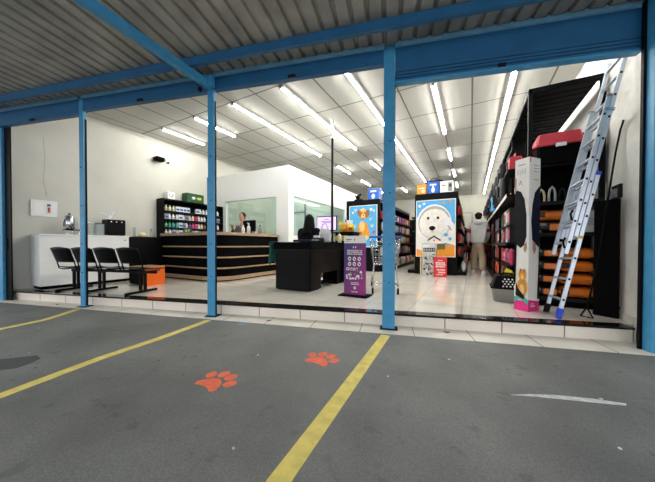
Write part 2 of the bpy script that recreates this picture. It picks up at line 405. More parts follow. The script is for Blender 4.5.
# fascia sections
def fascia(u0, u1, zb, label, roller=False):
    t = thing('fascia_panel' if not roller else 'roller_shutter', label, 'fascia' if not roller else 'shutter', FP((u0+u1)/2, 3.25, 0), A15)
    w = (u1-u0)/2
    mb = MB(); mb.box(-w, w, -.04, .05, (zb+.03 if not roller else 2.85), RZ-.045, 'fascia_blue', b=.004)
    mb.build('beam', t)
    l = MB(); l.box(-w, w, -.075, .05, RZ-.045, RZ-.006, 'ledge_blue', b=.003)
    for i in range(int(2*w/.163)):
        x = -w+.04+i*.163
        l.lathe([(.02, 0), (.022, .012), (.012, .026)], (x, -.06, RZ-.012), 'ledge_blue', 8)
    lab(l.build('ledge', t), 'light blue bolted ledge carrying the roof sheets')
    if roller:
        s = MB()
        for k in range(4):
            z = 2.87-.036*(k+1)
            s.box(-w, w, -.05, .02, z+.004, z+.034, 'fascia_blue', b=.005)
        s.box(-w, w, -.058, .03, 2.705, 2.73, 'post_blue', b=.003)
        s.build('slats', t)
        MB().box(-.09, -.02, -.075, -.045, 2.725, 2.765, 'hair_brown', b=.005).build('lock', t)
    else:
        s = MB(); s.box(-w, w, -.05, .03, zb, zb+.035, 'fascia_blue', b=.004)
        s.build('bottom_bar', t)
        MB().box(-.05, .05, -.075, -.045, zb, zb+.035, 'hair_brown', b=.005).build('lock', t)
    return t
fascia(-6.79, -4.795, 2.885, 'blue fascia beam over the leftmost bay above the waiting chairs')
fascia(-4.705, -2.46, 2.94, 'blue fascia beam over the second bay in front of the reception')
fascia(-2.36, -.085, 2.95, 'blue fascia beam over the third bay in front of the checkout')
fascia(.045, 2.35, 2.72, 'rolled up blue slatted shutter over the right bay above the ladder', True)

def post(u, w, label, sleeve=True, zt=3.165):
    t = thing('steel_post', label, 'post', FP(u, 3.25, GZ), A15, 'blue posts of the shop front')
    H_ = zt-GZ
    mb = MB(); mb.box(-w/2, w/2, -.045, .005, 0.006, H_, 'post_blue', b=.004); mb.build('shaft', t)
    g = MB(); g.box(w/2, w/2+.008, -.02, .005, .02, H_-.35, 'dark_rail'); lab(g.build('guide_rail', t), 'dark shutter guide rail')
    if sleeve:
        s = MB(); s.box(-w/2-.008, w/2+.010, -.053, -.03, .01, 1.92, 'post_blue', b=.003); s.build('sleeve', t)
    p = MB(); p.box(-w/2-.035, w/2+.045, -.08, .07, 0, .007, 'dark_rail'); p.build('base_plate', t)
    b_ = MB()
    for z in (.55, 1.0, 1.6, 2.2): b_.cyl((0.01, -.052, z), (0.01, -.064, z), .008, .007, 'dark_rail', 8)
    b_.build('bolts', t)
    return t
post(-4.75, .085, 'slim blue post standing before the row of black waiting chairs', False)
post(-2.41, .095, 'blue post with the roof beam at its head, before the reception counter')
post(-.02, .125, 'wide blue post between the purple totem and the white dog poster', True)
c = thing('steel_column', 'blue column at the right edge beside the ladder', 'column', FP(2.43, 3.18, GZ), A15)
MB().box(-.09, .9, -.12, .0, 0, 3.3, 'post_blue', b=.006).build('shaft', c)
MB().box(-.112, -.09, -.03, .0, 0.0, 3.3, 'dark_rail').build('guide_rail', c)
MB().box(-.02, .03, -.15, -.12, 1.02, 1.07, 'sky_blue', b=.006).build('latch', c)
c = thing('steel_column', 'blue column at the left edge of the shop front', 'column', FP(-6.66, 3.29, GZ), A15)
MB().box(-.9, .0, -.04, .02, 0, 3.3, 'post_blue', b=.006).build('shaft', c)
MB().box(.0, .14, .0, .02, 0.0, 3.2, 'dark_rail').build('guide_rail', c)
MB().box(.04, .06, -.012, .0, .9, 1.1, 'dark_rail').build('latch', c)
br = thing('beam_bracket', 'blue bracket with lamp sockets where roof beam meets second post', 'bracket', FP(-2.41, 3.15, 2.96), A15)
MB().box(-.06, .09, -.05, .04, .0, .14, 'post_blue', b=.01).build('plate', br)
MB().ball((-.07, -.06, -.05), .03, .03, .035, 'dark_rail').build('socket', br)
MB().ball((-.03, -.08, .01), .018, .018, .018, 'p_white').build('insulator', br)

# ================================================================== CEILING LIGHTS
proto = thing('tube_lamp', 'x', 'lamp', (0, 0, 0))
f_ = MB(); f_.box(-.05, .05, -.578, .578, -.040, 0, 'white_gloss', b=.006); f_.build('fixture', proto)
tb = MB(); tb.cyl((0, -.565, -.052), (0, .565, -.052), .015, .015, 'tube_light', 8); tb.build('tube', proto)
e_ = MB(); e_.box(-.02, .02, -.585, -.56, -.065, -.02, 'p_grey'); e_.box(-.02, .02, .56, .585, -.065, -.02, 'p_grey'); e_.build('end_cap', proto)
ROWS = {1: [0], 2: [0], 3: [0, 1, 2, 4, 6, 8], 4: [0, 1, 2, 4, 8], 5: list(range(0, 11)), 6: [1, 2, 4, 6, 8], 7: list(range(0, 11))}
rown = {1: 'row nearest the left wall', 2: 'second row from the left', 3: 'third row from the left', 4: 'fourth row from the left', 5: 'fifth row from the left', 6: 'broken sixth row', 7: 'row nearest the right rack'}
first = True
for rr, js in ROWS.items():
    for q, j in enumerate(js):
        lb = ('only' if len(js) == 1 else ORD[q])+' tube lamp from the street in the ceiling '+rown[rr]
        loc = (X0+DX*rr, Y0+DY*(j+.5), ZC)
        if first: proto.location = loc; proto['label'] = lb; proto['group'] = 'ceiling tube lamps'; first = False
        else: dup(proto, loc, None, lb, 'ceiling tube lamps')

# ================================================================== OFFICE BOX
OX, OY, OZ = -4.5, 6.05, 3.02
# front wall with window opening x -7.05..-4.93, z 1.12..2.22
fw = MB()
fw.box(WL, -7.0, OY, OY+.1, 0, OZ, 'office_paint'); fw.box(-4.93, OX, OY, OY+.1, 0, OZ, 'office_paint')
fw.box(-7.0, -4.93, OY, OY+.1, 0, 1.1, 'office_paint'); fw.box(-7.0, -4.93, OY, OY+.1, 2.22, OZ, 'office_paint')
struct(fw.build('wall_office_front'))
sw = MB()
sw.box(OX-.1, OX, OY+.1, 6.31, 0, OZ, 'office_paint'); sw.box(OX-.1, OX, 9.85, 11.4, 0, OZ, 'office_paint')
sw.box(OX-.1, OX, 6.31, 9.85, 0, 1.1, 'office_paint'); sw.box(OX-.1, OX, 6.31, 9.85, 2.25, OZ, 'office_paint')
struct(sw.build('wall_office_side'))
struct(MB().box(WL, OX, 11.4, 11.5, 0, OZ, 'office_inner').build('wall_office_back'))
struct(MB().box(WL, OX, OY, 11.5, OZ, OZ+.05, 'office_paint').build('ceiling_office'))
struct(MB().box(WL, OX-.12, 8.8, 8.86, 0.01, OZ-.001, 'office_inner').build('wall_office_partition'))
for i, args in enumerate([(-7.0, -4.93, OY+.045, OY+.055, 1.1, 2.22), (OX-.055, OX-.045, 6.31, 9.85, 1.1, 2.25)]):
    w = MB(); w.box(*args, 'office_glass'); struct(w.build('window_%d' % (i+1)))
fr = MB()
for x in (-6.3, -5.72): fr.box(x-.02, x+.02, 8.74, 8.8, .9, 2.5, 'p_grey')
fr.box(-6.5, -5.72, 8.74, 8.8, 2.1, 2.14, 'p_grey')
tag(fr.build('door_frame'), 'grey door frame seen through the office window behind the receptionist', 'frame')
ol = dup(proto, (-6.2, 7.4, OZ), PI/2, 'tube lamp inside the office seen through its front window')
ol = dup(proto, (-5.3, 7.9, OZ), 0, 'tube lamp inside the office seen through its side window')
ol = dup(proto, (-5.6, 10.0, OZ), 0, 'tube lamp in the back room of the office behind the partition')

# ================================================================== LEFT SIDE
# white low cabinet along the left wall
c = thing('low_cabinet', 'long white cabinet along the left wall behind the waiting chairs', 'cabinet', (-7.15, 2.48, 0))
MB().box(-.24, .24, -.70, .74, .06, 1.0, 'white_panel', b=.004).build('body', c)
MB().box(-.25, .26, -.71, .75, 1.0, 1.03, 'white_gloss', b=.004).build('top', c)
MB().box(-.22, .20, -.66, .70, 0, .06, 'black_matte').build('plinth', c)
MB().cyl((.24, .66, .93), (.262, .66, .93), .012, .012, 'chrome', 10).build('lock', c)
# wall panel
c = thing('notice_panel', 'white wall panel with a red mark above the left end of the white cabinet', 'panel', (WL, 1.98, 1.54))
MB().box(0, .03, -.19, .19, -.16, .16, 'white_gloss', b=.008).build('frame', c)
p = MB(); p.box(.03, .036, -.15, -.02, -.12, .12, 'white_panel', b=.002); p.build('sheet', c)
p = MB(); p.box(.03, .037, .03, .09, -.10, .10, 'sign_grey', b=.002); p.box(.037, .039, .045, .075, -.07, .03, 'p_red'); p.box(.037, .039, .035, .085, .055, .085, 'p_black'); p.build('leaflet', c)
# coffee maker
c = thing('coffee_urn', 'chrome coffee machine with glass vessel on the white cabinet', 'coffee machine', (-7.13, 2.30, 1.03))
b_ = MB()
for y in (-.10, .0, .10):
    for x in (-.07, .07): b_.cyl((x, y, 0), (x*.8, y, .10), .007, .007, 'chrome', 8)
b_.box(-.09, .09, -.12, .12, .09, .105, 'black_metal', b=.004); b_.build('stand', c)
b_ = MB(); b_.lathe([(.05, 0), (.075, .02), (.08, .12), (.075, .26), (.05, .29), (.01, .30)], (0, -.035, .105), 'chrome'); b_.build('boiler', c)
b_ = MB(); b_.lathe([(.04, 0), (.05, .02), (.05, .22), (.03, .25)], (.01, .085, .105), 'clear_plastic'); b_.build('glass_tube', c)
b_ = MB(); b_.ball((0, -.035, .42), .018, .018, .018, 'black_satin'); b_.build('lid_knob', c)
b_ = MB(); b_.tube([(.08, -.05, .16), (.13, -.05, .16), (.14, -.05, .12)], .009, 'black_satin'); b_.tube([(.06, -.12, .3), (.1, -.15, .24), (.1, -.15, .16)], .008, 'black_satin'); b_.build('spout', c)
c = thing('clear_canister', 'clear plastic canister on the white cabinet just right of the slim post', 'canister', (-7.15, 2.56, 1.03))
MB().box(-.09, .09, -.07, .07, 0, .25, 'clear_plastic', b=.01).build('body', c); MB().box(-.095, .095, -.075, .075, .25, .275, 'white_panel', b=.006).build('lid', c)
c = thing('clear_canister', 'clear plastic canister with dark lid beside the black box on the cabinet', 'canister', (-7.15, 2.75, 1.03))
MB().box(-.09, .09, -.075, .075, 0, .25, 'clear_plastic', b=.01).build('body', c); MB().box(-.07, .07, -.05, .05, .25, .27, 'p_black', b=.006).build('lid', c)
c = thing('espresso_machine', 'glossy black box shaped machine on the right end of the white cabinet', 'coffee machine', (-7.15, 3.02, 1.03))
MB().box(-.15, .15, -.16, .18, .015, .36, 'black_satin', b=.012).build('body', c)
p = MB()
for y in (-.1, 0, .1): p.cyl((.15, y, .31), (.157, y, .31), .012, .012, 'white_gloss', 10)
p.build('button', c)
MB().box(.15, .154, -.11, .11, .05, .24, 'black_metal', b=.001).build('front_glass', c)
for sx_ in (-.12, .12): MB().box(sx_-.02, sx_+.02, -.14, .16, 0, .015, 'black_matte').build('foot', c)
c = thing('cup_rack', 'white bent arms like a paper cup holder on the black machine', 'holder', (-7.15, 2.93, 1.39))
MB().box(-.07, .07, -.10, .08, 0, .012, 'white_gloss', b=.003).build('base', c)
MB().tube([(0, .03, .01), (0, .06, .08), (0, .09, .17), (0, .12, .20)], .012, 'white_gloss').build('arm', c)
MB().tube([(0, 0, .01), (0, -.05, .10), (0, -.12, .15), (0, -.17, .14)], .012, 'white_gloss').build('arm', c)
MB().tube([(0, .02, .01), (.01, .02, .10)], .02, 'white_gloss').build('stem', c)
# black low cabinet
c = thing('low_cabinet', 'black cabinet between the white cabinet and the wall shelf', 'cabinet', (-7.15, 3.62, 0))
MB().box(-.24, .24, -.36, .36, .05, .99, 'black_metal', b=.004).build('body', c)
MB().box(-.25, .25, -.37, .37, .99, 1.02, 'black_satin', b=.003).build('top', c)
MB().box(-.2, .2, -.33, .33, 0, .05, 'black_matte').build('plinth', c)
MB().box(.238, .243, -.002, .002, .07, .98, 'charcoal').build('door_gap', c)
for i, (y, tx) in enumerate([(-.16, 'left'), (.16, 'right')]):
    c = thing('leaflet_holder', 'clear upright leaflet holder at the %s on the black cabinet' % tx, 'holder', (-7.1, 3.62+y*1.2, 1.02))
    MB().box(-.05, .05, -.006, .006, .0, .22, 'clear_plastic').build('back', c); MB().box(-.05, .05, -.05, .05, 0, .008, 'clear_plastic').build('base', c)
c = thing('treat_tray', 'small tray with a yellow packet between the leaflet holders', 'tray', (-7.1, 3.62, 1.02))
MB().box(-.08, .08, -.11, .11, 0, .02, 'wood', b=.004).build('tray', c); MB().lathe([(.07, 0), (.08, .03), (.05, .08), (.01, .09)], (0, 0, .02), 'cream', 12).build('packet', c)
# orange / black storage bench
c = thing('storage_box', 'black storage box with bright orange side behind the last chair', 'box', (-6.02, 3.14, 0))
MB().box(-.27, .24, -.20, .22, .02, .36, 'black_matte', b=.006).build('body', c)
MB().box(.24, .262, -.20, .22, .0, .37, 'orange', b=.003).build('side_panel', c)
MB().box(-.28, .262, -.21, .23, .37, .385, 'wood', b=.003).build('lid', c)

# waiting chairs (one linked bench)
c = thing('waiting_bench', 'row of four black linked waiting chairs in front of the white cabinet', 'bench', FP(-4.93, 3.78, 0.002), A15)
MB().box(-.90, 1.0, -.03, .03, .335, .375, 'black_metal', b=.004).build('beam', c)
for x in (-.82, -.20, .72):
    l = MB()
    for d in (-.05, .05): l.box(x+d-.02, x+d+.02, -.02, .02, .03, .34, 'black_metal', b=.003)
    l.box(x-.06, x+.06, -.03, .03, .32, .34, 'black_metal')
    l.build('leg', c)
    l = MB(); l.box(x-.025, x+.025, -.32, .28, 0, .035, 'black_metal', b=.006); l.build('foot', c)
for k in range(4):
    cx = -.72+.49*k
    def seat(u, v, cx=cx):
        x = cx+(u-.5)*.43; y = -.20+v*.42
        return (x, y, .40+.02*math.cos((u-.5)*PI)*-1+.02+(.02*(v-.5)**2*4)-(.03*max(0, v-.85)/.15))
    MB().grid(seat, 8, 8, 'black_satin').build('seat', c, solid=.012)
    def back(u, v, cx=cx):
        x = cx+(u-.5)*(.44-.02*v); y = -.225-.10*v-.03*math.sin(u*PI)
        return (x, y, .52+.25*v+.018*math.sin(u*PI)*v)
    MB().grid(back, 8, 6, 'black_satin').build('backrest', c, solid=.012)
    for s in (-.205, .205):
        MB().tube([(cx+s, .12, .385), (cx+s, -.14, .385), (cx+s, -.20, .41), (cx+s, -.235, .55), (cx+s, -.30, .76)], .011, 'black_metal', 6).build('side_frame', c)
# ================================================================== WALL SHELF WITH BOTTLES
SX, SY0, SY1 = WL+.01, 4.14, 6.0
c = thing('medicine_shelf', 'black wall shelf of medicine bottles behind the reception counter', 'shelf', (SX, SY0, 0))
LN = SY1-SY0
MB().box(0, .30, -.03, .0, .0, 2.06, 'black_metal', b=.003).build('side_panel', c)
MB().box(0, .30, LN, LN+.03, .0, 2.06, 'black_metal', b=.003).build('side_panel', c)
MB().box(0, .015, 0, LN, .0, 2.06, 'black_matte').build('back_panel', c)
MB().box(0, .30, 0, LN, 2.02, 2.06, 'black_metal', b=.003).build('top', c)
LV = [1.10, 1.30, 1.52, 1.74]
for zl in LV+[.3, .7]:
    s = MB().box(.015, .29, 0, LN, zl-.02, zl, 'black_metal'); s.box(.29, .296, 0, LN, zl-.035, zl+.005, 'charcoal'); s.build('shelf_board', c)
bot = thing('bottle', 'x', 'bottle', (0, 0, 0)); MB().lathe([(.024, 0), (.027, .01), (.027, .08), (.014, .095), (.013, .10)], (0, 0, 0), 'p_white', 8).build('body', bot)
MB().lathe([(.016, .10), (.016, .125)], (0, 0, 0), 'p_white', 8).build('cap', bot)
pbx = thing('packet', 'x', 'box', (0, 0, 0)); q_ = MB(); q_.box(-.03, .03, -.04, .04, 0, .12, 'p_white', b=.003); q_.build('carton', pbx)
q_ = MB(); q_.box(.030, .0315, -.03, .03, .03, .075, 'p_blue'); q_.build('label_patch', pbx)
used = {id(bot): False, id(pbx): False}
names = dict(p_white='white', p_teal='teal', p_pink='pink', p_red='red', p_grey='grey', p_blue='blue', p_cream='cream', p_green='green', p_yellow='yellow', p_black='black', p_orange='orange', p_brown='brown', p_purple='purple')
seq = {3: 'p_cream p_cream p_cream p_white p_white p_white p_white - - p_white p_white p_white p_white - - p_white p_white',
       2: 'p_grey p_white p_white p_white p_white p_white p_grey p_cream p_cream p_red p_white p_white p_white - p_teal p_teal p_white p_grey',
       1: 'p_green p_teal p_teal p_teal p_white p_grey p_white p_purple p_pink p_pink p_cream p_cream p_brown - p_white p_white p_grey p_white',
       0: 'p_white p_white p_grey p_white p_white p_teal p_white p_white p_grey p_white p_grey - p_grey p_grey p_white p_white p_white p_white'}
lname = {3: 'top', 2: 'second', 1: 'third', 0: 'lowest visible'}
for lv in (3, 2, 1, 0):
    its = seq[lv].split(); n = 0
    for i, cc in enumerate(its):
        if cc == '-': continue
        n += 1; y = SY0+.08+i*(LN-.12)/len(its); pr_ = pbx if (cc == 'p_grey' or (lv == 3 and 2 < i < 8) or i % 5 == 4) else bot
        kind = 'carton' if pr_ is pbx else 'bottle'
        lb = '%s %s, %s from left on the %s level of the wall shelf' % (names[cc], kind, ORD[n-1], lname[lv])
        for dx in (0,):
            o_ = dup(pr_, (SX+.24, y, LV[lv]), 0, lb, 'medicine bottles and cartons on the wall shelf', {'p_white': cc}); o_.scale = (1.35, 1.35, 1.2 if lv else 1.15)
for x, w in ((bot, 0), (pbx, 0)):
    for ch in list(x.children): bpy.data.objects.remove(ch)
    bpy.data.objects.remove(x)
c = thing('carton_box', 'small white carton with grey print on top of the wall shelf', 'box', (SX+.15, 4.36, 2.06))
MB().box(-.09, .09, -.09, .11, 0, .20, 'white_panel', b=.004).build('box', c)
p = MB(); p.ell(-.05, .12, .02, .02, 'p_grey', k=2); p.ell(.04, .12, .02, .02, 'p_grey', k=2); p.ell(0, .07, .04, .012, 'p_grey', k=2)
o = p.build('printed_mark', c); o.rotation_euler = (0, 0, PI/2); o.location = (.09, .01, 0)
c = thing('carton_box', 'green carton with printed panel on top of the wall shelf', 'box', (SX+.16, 5.08, 2.06))
MB().box(-.12, .12, -.28, .26, 0, .26, 'dark_green', b=.006).build('box', c)
p = MB(); p.poly([(-.16, .08), (.20, .08), (.20, .19), (-.16, .19)], 'green', k=2); p.ell(.10, .13, .07, .035, 'p_yellow', k=3); p.ell(-.08, .13, .05, .04, 'p_white', k=3)
o = p.build('printed_mark', c); o.rotation_euler = (0, 0, PI/2); o.location = (.12, 0, 0)
# camera + junction box on the wall
c = thing('security_camera', 'black dome and box security camera high on the left wall', 'camera', (WL, 4.13, 3.10))
MB().box(0, .04, -.03, .03, -.03, .05, 'white_panel', b=.004).build('wall_mount', c)
MB().box(.04, .22, -.12, .10, -.06, .05, 'black_matte', b=.02).build('housing', c)
MB().cyl((.13, -.12, -.01), (.13, -.15, -.01), .03, .03, 'black_satin', 12).build('lens', c)
c = thing('cable_box', 'small white junction box with dangling cable right of the security camera', 'junction box', (WL, 4.40, 3.16))
MB().box(0, .04, -.04, .04, -.05, .05, 'white_panel', b=.004).build('box', c)
MB().tube([(.015, 0, .05), (.015, -.01, .20), (.015, .0, .33)], .006, 'white_panel', 6).build('cable', c)
MB().tube([(.02, -.04, .0), (.02, -.14, .06), (.02, -.25, .02)], .006, 'white_panel', 6).build('cable', c)
MB().ball((.05, .01, -.07), .03, .03, .03, 'black_satin').build('sensor', c)
c = thing('conduit_pipe', 'white conduit on the left wall above the shelf beside the second post', 'conduit', (WL+.001, 6.02-.2, 2.5))
MB().tube([(.015, 0, 0), (.015, 0, .5), (.015, -.06, .56)], .012, 'white_panel', 6).build('pipe', c)

# ================================================================== RECEPTION COUNTER
def counter_outline(inset=0.0, r=.48):
    x0, x1, y0, y1 = -7.0, -4.82-inset, 3.98+inset, OY-.02
    pts = [(x0, y0)]
    for i in range(9):
        a_ = -PI/2+PI/2*i/8; pts.append((x1-r+r*math.cos(a_), y0+r+r*math.sin(a_)))
    pts.append((x1, y1))
    return pts
def counter_poly(inset, thick):
    o_ = counter_outline(inset)
    x1, y0 = o_[-1][0], o_[0][1]; r = max(.05, .48-thick)
    inner = [(x1-thick, o_[-1][1])]
    for i in range(9):
        a_ = 0-PI/2*i/8; cx, cy = x1-thick-r, y0+thick+r
        inner.append((cx+r*math.cos(a_), cy+r*math.sin(a_)))
    inner.append((o_[0][0], y0+thick))
    return o_+inner
c = thing('reception_counter', 'long rounded black reception counter with thin wooden ledges', 'counter', (0, 0, 0))
def strip(mb, inset, thick, z0, z1, mat):
    P = counter_poly(inset, thick); n = len(P); h = n//2
    vs = [(x, y, z0) for x, y in P]+[(x, y, z1) for x, y in P]
    fs = [(i, (i+1) % n, (i+1) % n+n, i+n) for i in range(n)]
    for i in range(h-1): a_, b2 = i, n-1-i; fs += [(a_, b2, b2-1, a_+1), (a_+n, a_+1+n, b2-1+n, b2+n)]
    return mb.add(vs, fs, mat)
strip(MB(), .04, .06, .07, 1.06, 'black_matte').build('front_panel', c)
for z in (.30, .545, .79): strip(MB(), 0.0, .06, z-.015, z+.015, 'wood').build('wooden_ledge', c)
strip(MB(), -.01, .42, 1.055, 1.12, 'wood').build('counter_top', c)
s_ = strip(MB(), 0.0, .07, .03, .11, 'wood'); s_.build('wooden_base', c)
strip(MB(), .03, .05, 0, .03, 'black_matte').build('plinth', c)
def item(loc, rz=0): return loc
c = thing('picture_card', 'small green framed card on the left of the reception counter top', 'card', (-6.3, 4.25, 1.12)); 
MB().box(-.16, .16, -.012, .012, .0, .14, 'dark_green', b=.004).build('frame', c)
p = MB(); p.poly([(-.13, .02), (.13, .02), (.13, .12), (-.13, .12)], 'p_green', -.012, 1); p.ell(-.04, .06, .04, .03, 'p_cream', -.012, 2); p.ell(.06, .07, .03, .03, 'p_white', -.012, 2); p.build('picture', c)
c = thing('computer_monitor', 'black monitor seen from behind on the reception counter', 'monitor', (-5.02, 5.08, 1.12))
MB().box(-.21, .21, -.02, .025, .05, .34, 'black_matte', b=.01).build('screen_case', c); MB().box(-.03, .03, .02, .06, 0, .2, 'black_matte', b=.004).build('stand', c)
MB().box(-.11, .11, -.06, .1, 0, .012, 'black_matte', b=.003).build('foot', c)
p = MB(); p.poly([(-.05, .24), (.02, .24), (.02, .28), (-.05, .28)], 'p_grey', -.02, 1); p.build('badge', c)
MB().box(-.19, .19, .025, .028, .07, .32, 'screen_glow').build('screen', c)
for i, (dx, h, mt, lb) in enumerate([(0.0, .10, 'p_black', 'small black pot left of the white bottles on the counter top'), (.14, .20, 'p_white', 'white spray bottle left of the tall one on the counter top'),
        (.22, .26, 'p_white', 'tallest white bottle on the reception counter top'), (.31, .2, 'p_white', 'squat white bottle beside the black topped one on the counter'),
        (.40, .24, 'p_grey', 'grey bottle with tall black top at the right end of the counter top')]):
    t = thing('bottle', lb, 'bottle', (-4.98-.04+dx*.2, 4.55+dx*2.1+.0, 1.12))
    w = .045
    MB().lathe([(w, 0), (w, h*.6), (w*.45, h*.75), (w*.4, h*.85)], (0, 0, 0), mt, 10).build('body', t)
    MB().lathe([(w*.42, h*.85), (w*.42, h)], (0, 0, 0), 'p_black' if i == 4 else mt, 8).build('cap', t)
    if i in (1, 2): MB().tube([(0, 0, h), (0, -.03, h+.015), (0, -.06, h-.01)], .008, 'p_grey', 6).build('nozzle', t)

# ================================================================== PEOPLE helpers
def head(t, c, yaw, hairm, s=1.0, skinm='skin', long_hair=False, face=True):
    """separate hair mesh; the head itself belongs to the body mesh"""
    M = Matrix.Translation(c) @ Matrix.Rotation(yaw, 4, 'Z') @ Matrix.Scale(s, 4)
    hb = MB()
    hb.ball((0, .022, .034), .090, .100, .108, hairm, 16, 10, M)
    if long_hair:
        def fn(u, v):
            a_ = -0.15*PI+1.3*PI*u; rr = .10+.035*v-.02*math.sin(v*PI)*0
            return (math.cos(a_)*rr*1.0, .03+math.sin(a_)*rr*.95+.05*v, .10-.50*v+.006*math.sin(u*40))
        hb.grid(fn, 26, 8, hairm, M)
    h = hb.build('hair', t, solid=0.0)
    if face:
        f = MB()
        for sx_ in (-.03, .03): f.ball((sx_, -.086, .005), .012, .006, .007, 'p_white', 8, 6, M); f.ball((sx_, -.091, .005), .006, .004, .006, 'hair_black', 8, 6, M)
        for sx_ in (-.03, .03): f.box(sx_-.017, sx_+.017, -.095, -.084, .020, .026, 'hair_black', M)
        f.box(-.022, .022, -.090, -.080, -.052, -.044, 'maroon', M, .002)
        f.build('facial_features', t)
    return M
def body(t, J, B, name='body', mat='skin', sub=2):
    return skin(name, J, B, mat, t, sub)
def with_head(mb_obj, c, yaw, s=1.0):
    """merge a shaped head (skull, jaw, nose, ears) into the body mesh"""
    M = Matrix.Translation(c) @ Matrix.Rotation(yaw, 4, 'Z') @ Matrix.Scale(s, 4)
    h = MB(); h.ball((0, 0, .02), .078, .092, .105, 'skin', 18, 12, M); h.ball((0, -.03, -.045), .056, .058, .062, 'skin', 14, 8, M)
    h.add([(-.012, -.085, -.022), (.012, -.085, -.022), (0, -.085, .018), (0, -.116, -.016)], [(0, 1, 3), (1, 2, 3), (2, 0, 3), (0, 2, 1)], 'skin', True, M)
    for sx_ in (-1, 1): h.ball((sx_*.079, .012, .0), .010, .018, .028, 'skin', 8, 6, M)
    o2 = h.build('tmp')
    me = mb_obj.data; me2 = o2.data
    import bmesh
    bm = bmesh.new(); bm.from_mesh(me); bm.from_mesh(me2)
    for f in bm.faces: f.material_index = 0; f.smooth = True
    bm.to_mesh(me); bm.free(); bpy.data.objects.remove(o2)
def fingers(J, B, hand, key, d, up, side, curl=.5, s=1.0):
    """five fingers from palm key at hand position"""
    h = Vector(hand); d = Vector(d).normalized(); up = Vector(up).normalized(); side = Vector(side).normalized()
    for i, (o_, L_) in enumerate([(-.03, .062), (-.01, .072), (.01, .068), (.03, .054)]):
        p0 = h+d*.045+side*o_; p1 = p0+(d*math.cos(curl*.5)-up*math.sin(curl*.5))*L_*.55*s; p2 = p1+(d*math.cos(curl*1.4)-up*math.sin(curl*1.4))*L_*.5*s
        for j, p in enumerate((p0, p1, p2)): J['%s%d%d' % (key, i, j)] = (*p, .009-.001*j)
        B += [(key, '%s%d0' % (key, i)), ('%s%d0' % (key, i), '%s%d1' % (key, i)), ('%s%d1' % (key, i), '%s%d2' % (key, i))]
    p0 = h+side*-.032+d*.005; p1 = p0+(side*-.5+d*.8)*.035; p2 = p1+(d*.9-up*.2)*.025
    for j, p in enumerate((p0, p1, p2)): J['%st%d' % (key, j)] = (*p, .0105-.001*j)
    B += [(key, key+'t0'), (key+'t0', key+'t1'), (key+'t1', key+'t2')]

# ---- receptionist, seated behind the counter, facing the camera side
t = thing('person', 'receptionist with dark hair seated behind the monitor at the counter', 'person', (-5.50, 5.32, 0.17), 0.12)
SH = .02
J = dict(p=(0, 0, .62, .15, .12), w=(0, 0, .80, .12, .10), ch=(0, 0, 1.04, .15, .10), n=(0, -.01, 1.24, .06), hd=(0, -.015, 1.33, .05),
         ls=(-.17, 0, 1.15, .055), le=(-.22, -.10, .92, .042), lh=(-.08, -.30, 1.10, .032), lw=(-.06, -.33, 1.13, .03),
         rs=(.17, 0, 1.15, .055), re=(.23, -.08, .92, .042), rw=(.19, -.28, 1.12, .032), rh=(.17, -.34, 1.15, .03),
         lk=(-.12, -.40, .62, .075), rk=(.12, -.40, .62, .075), lf=(-.12, -.42, .20, .045), rf=(.12, -.42, .20, .045), lt=(-.12, -.55, .06, .035), rt=(.12, -.55, .06, .035))
B = [('p', 'w'), ('w', 'ch'), ('ch', 'n'), ('n', 'hd'), ('ch', 'ls'), ('ls', 'le'), ('le', 'lh'), ('lh', 'lw'), ('ch', 'rs'), ('rs', 're'), ('re', 'rw'), ('rw', 'rh'), ('p', 'lk'), ('p', 'rk'), ('lk', 'lf'), ('rk', 'rf'), ('lf', 'lt'), ('rf', 'rt')]
fingers(J, B, (-.06, -.33, 1.13), 'lw', (.3, -.5, .6), (0, 1, .3), (1, 0, 0), .9)
fingers(J, B, (.17, -.34, 1.15), 'rh', (0, -.8, .3), (0, 0, 1), (1, 0, 0), .7)
o = body(t, J, B); with_head(o, (0, -.02, 1.41), .1)
JC = {k: (v[0], v[1], v[2], v[3]*1.14, (v[4] if len(v) > 4 else v[3])*1.14) for k, v in J.items() if k in ('p', 'w', 'ch', 'ls', 'le', 'rs', 're', 'lh', 'rw')}
JC['n'] = (0, 0, 1.20, .085); JC['lh'] = (-.13, -.22, 1.03, .043); JC['rw'] = (.205, -.20, 1.04, .043)
JC['p'] = (0, 0, .58, .19, .15)
skin('shirt', JC, [('p', 'w'), ('w', 'ch'), ('ch', 'n'), ('ch', 'ls'), ('ls', 'le'), ('le', 'lh'), ('ch', 'rs'), ('rs', 're'), ('re', 'rw')], 'cloth_grey', t)
JT = {k: (v[0], v[1], v[2], v[3]*1.15) for k, v in J.items() if k in ('p', 'lk', 'rk', 'lf', 'rf')}
skin('trousers', JT, [('p', 'lk'), ('p', 'rk'), ('lk', 'lf'), ('rk', 'rf')], 'cloth_dark', t)
head(t, (0, -.02, 1.41), .1, 'hair_brown')
st = thing('stool', 'high dark stool under the receptionist behind the counter', 'stool', (-5.50, 5.34, 0))
MB().lathe([(.16, .60), (.17, .62), (.15, .65)], (0, 0, 0), 'cloth_dark').build('seat', st); MB().cyl((0, 0, .03), (0, 0, .60), .025, .025, 'black_metal').build('column', st); MB().lathe([(.22, 0), (.2, .02), (.04, .04)], (0, 0, 0), 'black_metal').build('base', st)
MB().tube([(.2*math.cos(k*PI/8), .2*math.sin(k*PI/8), .2) for k in range(16)], .01, 'chrome', 6, closed=True).build('foot_ring', st)

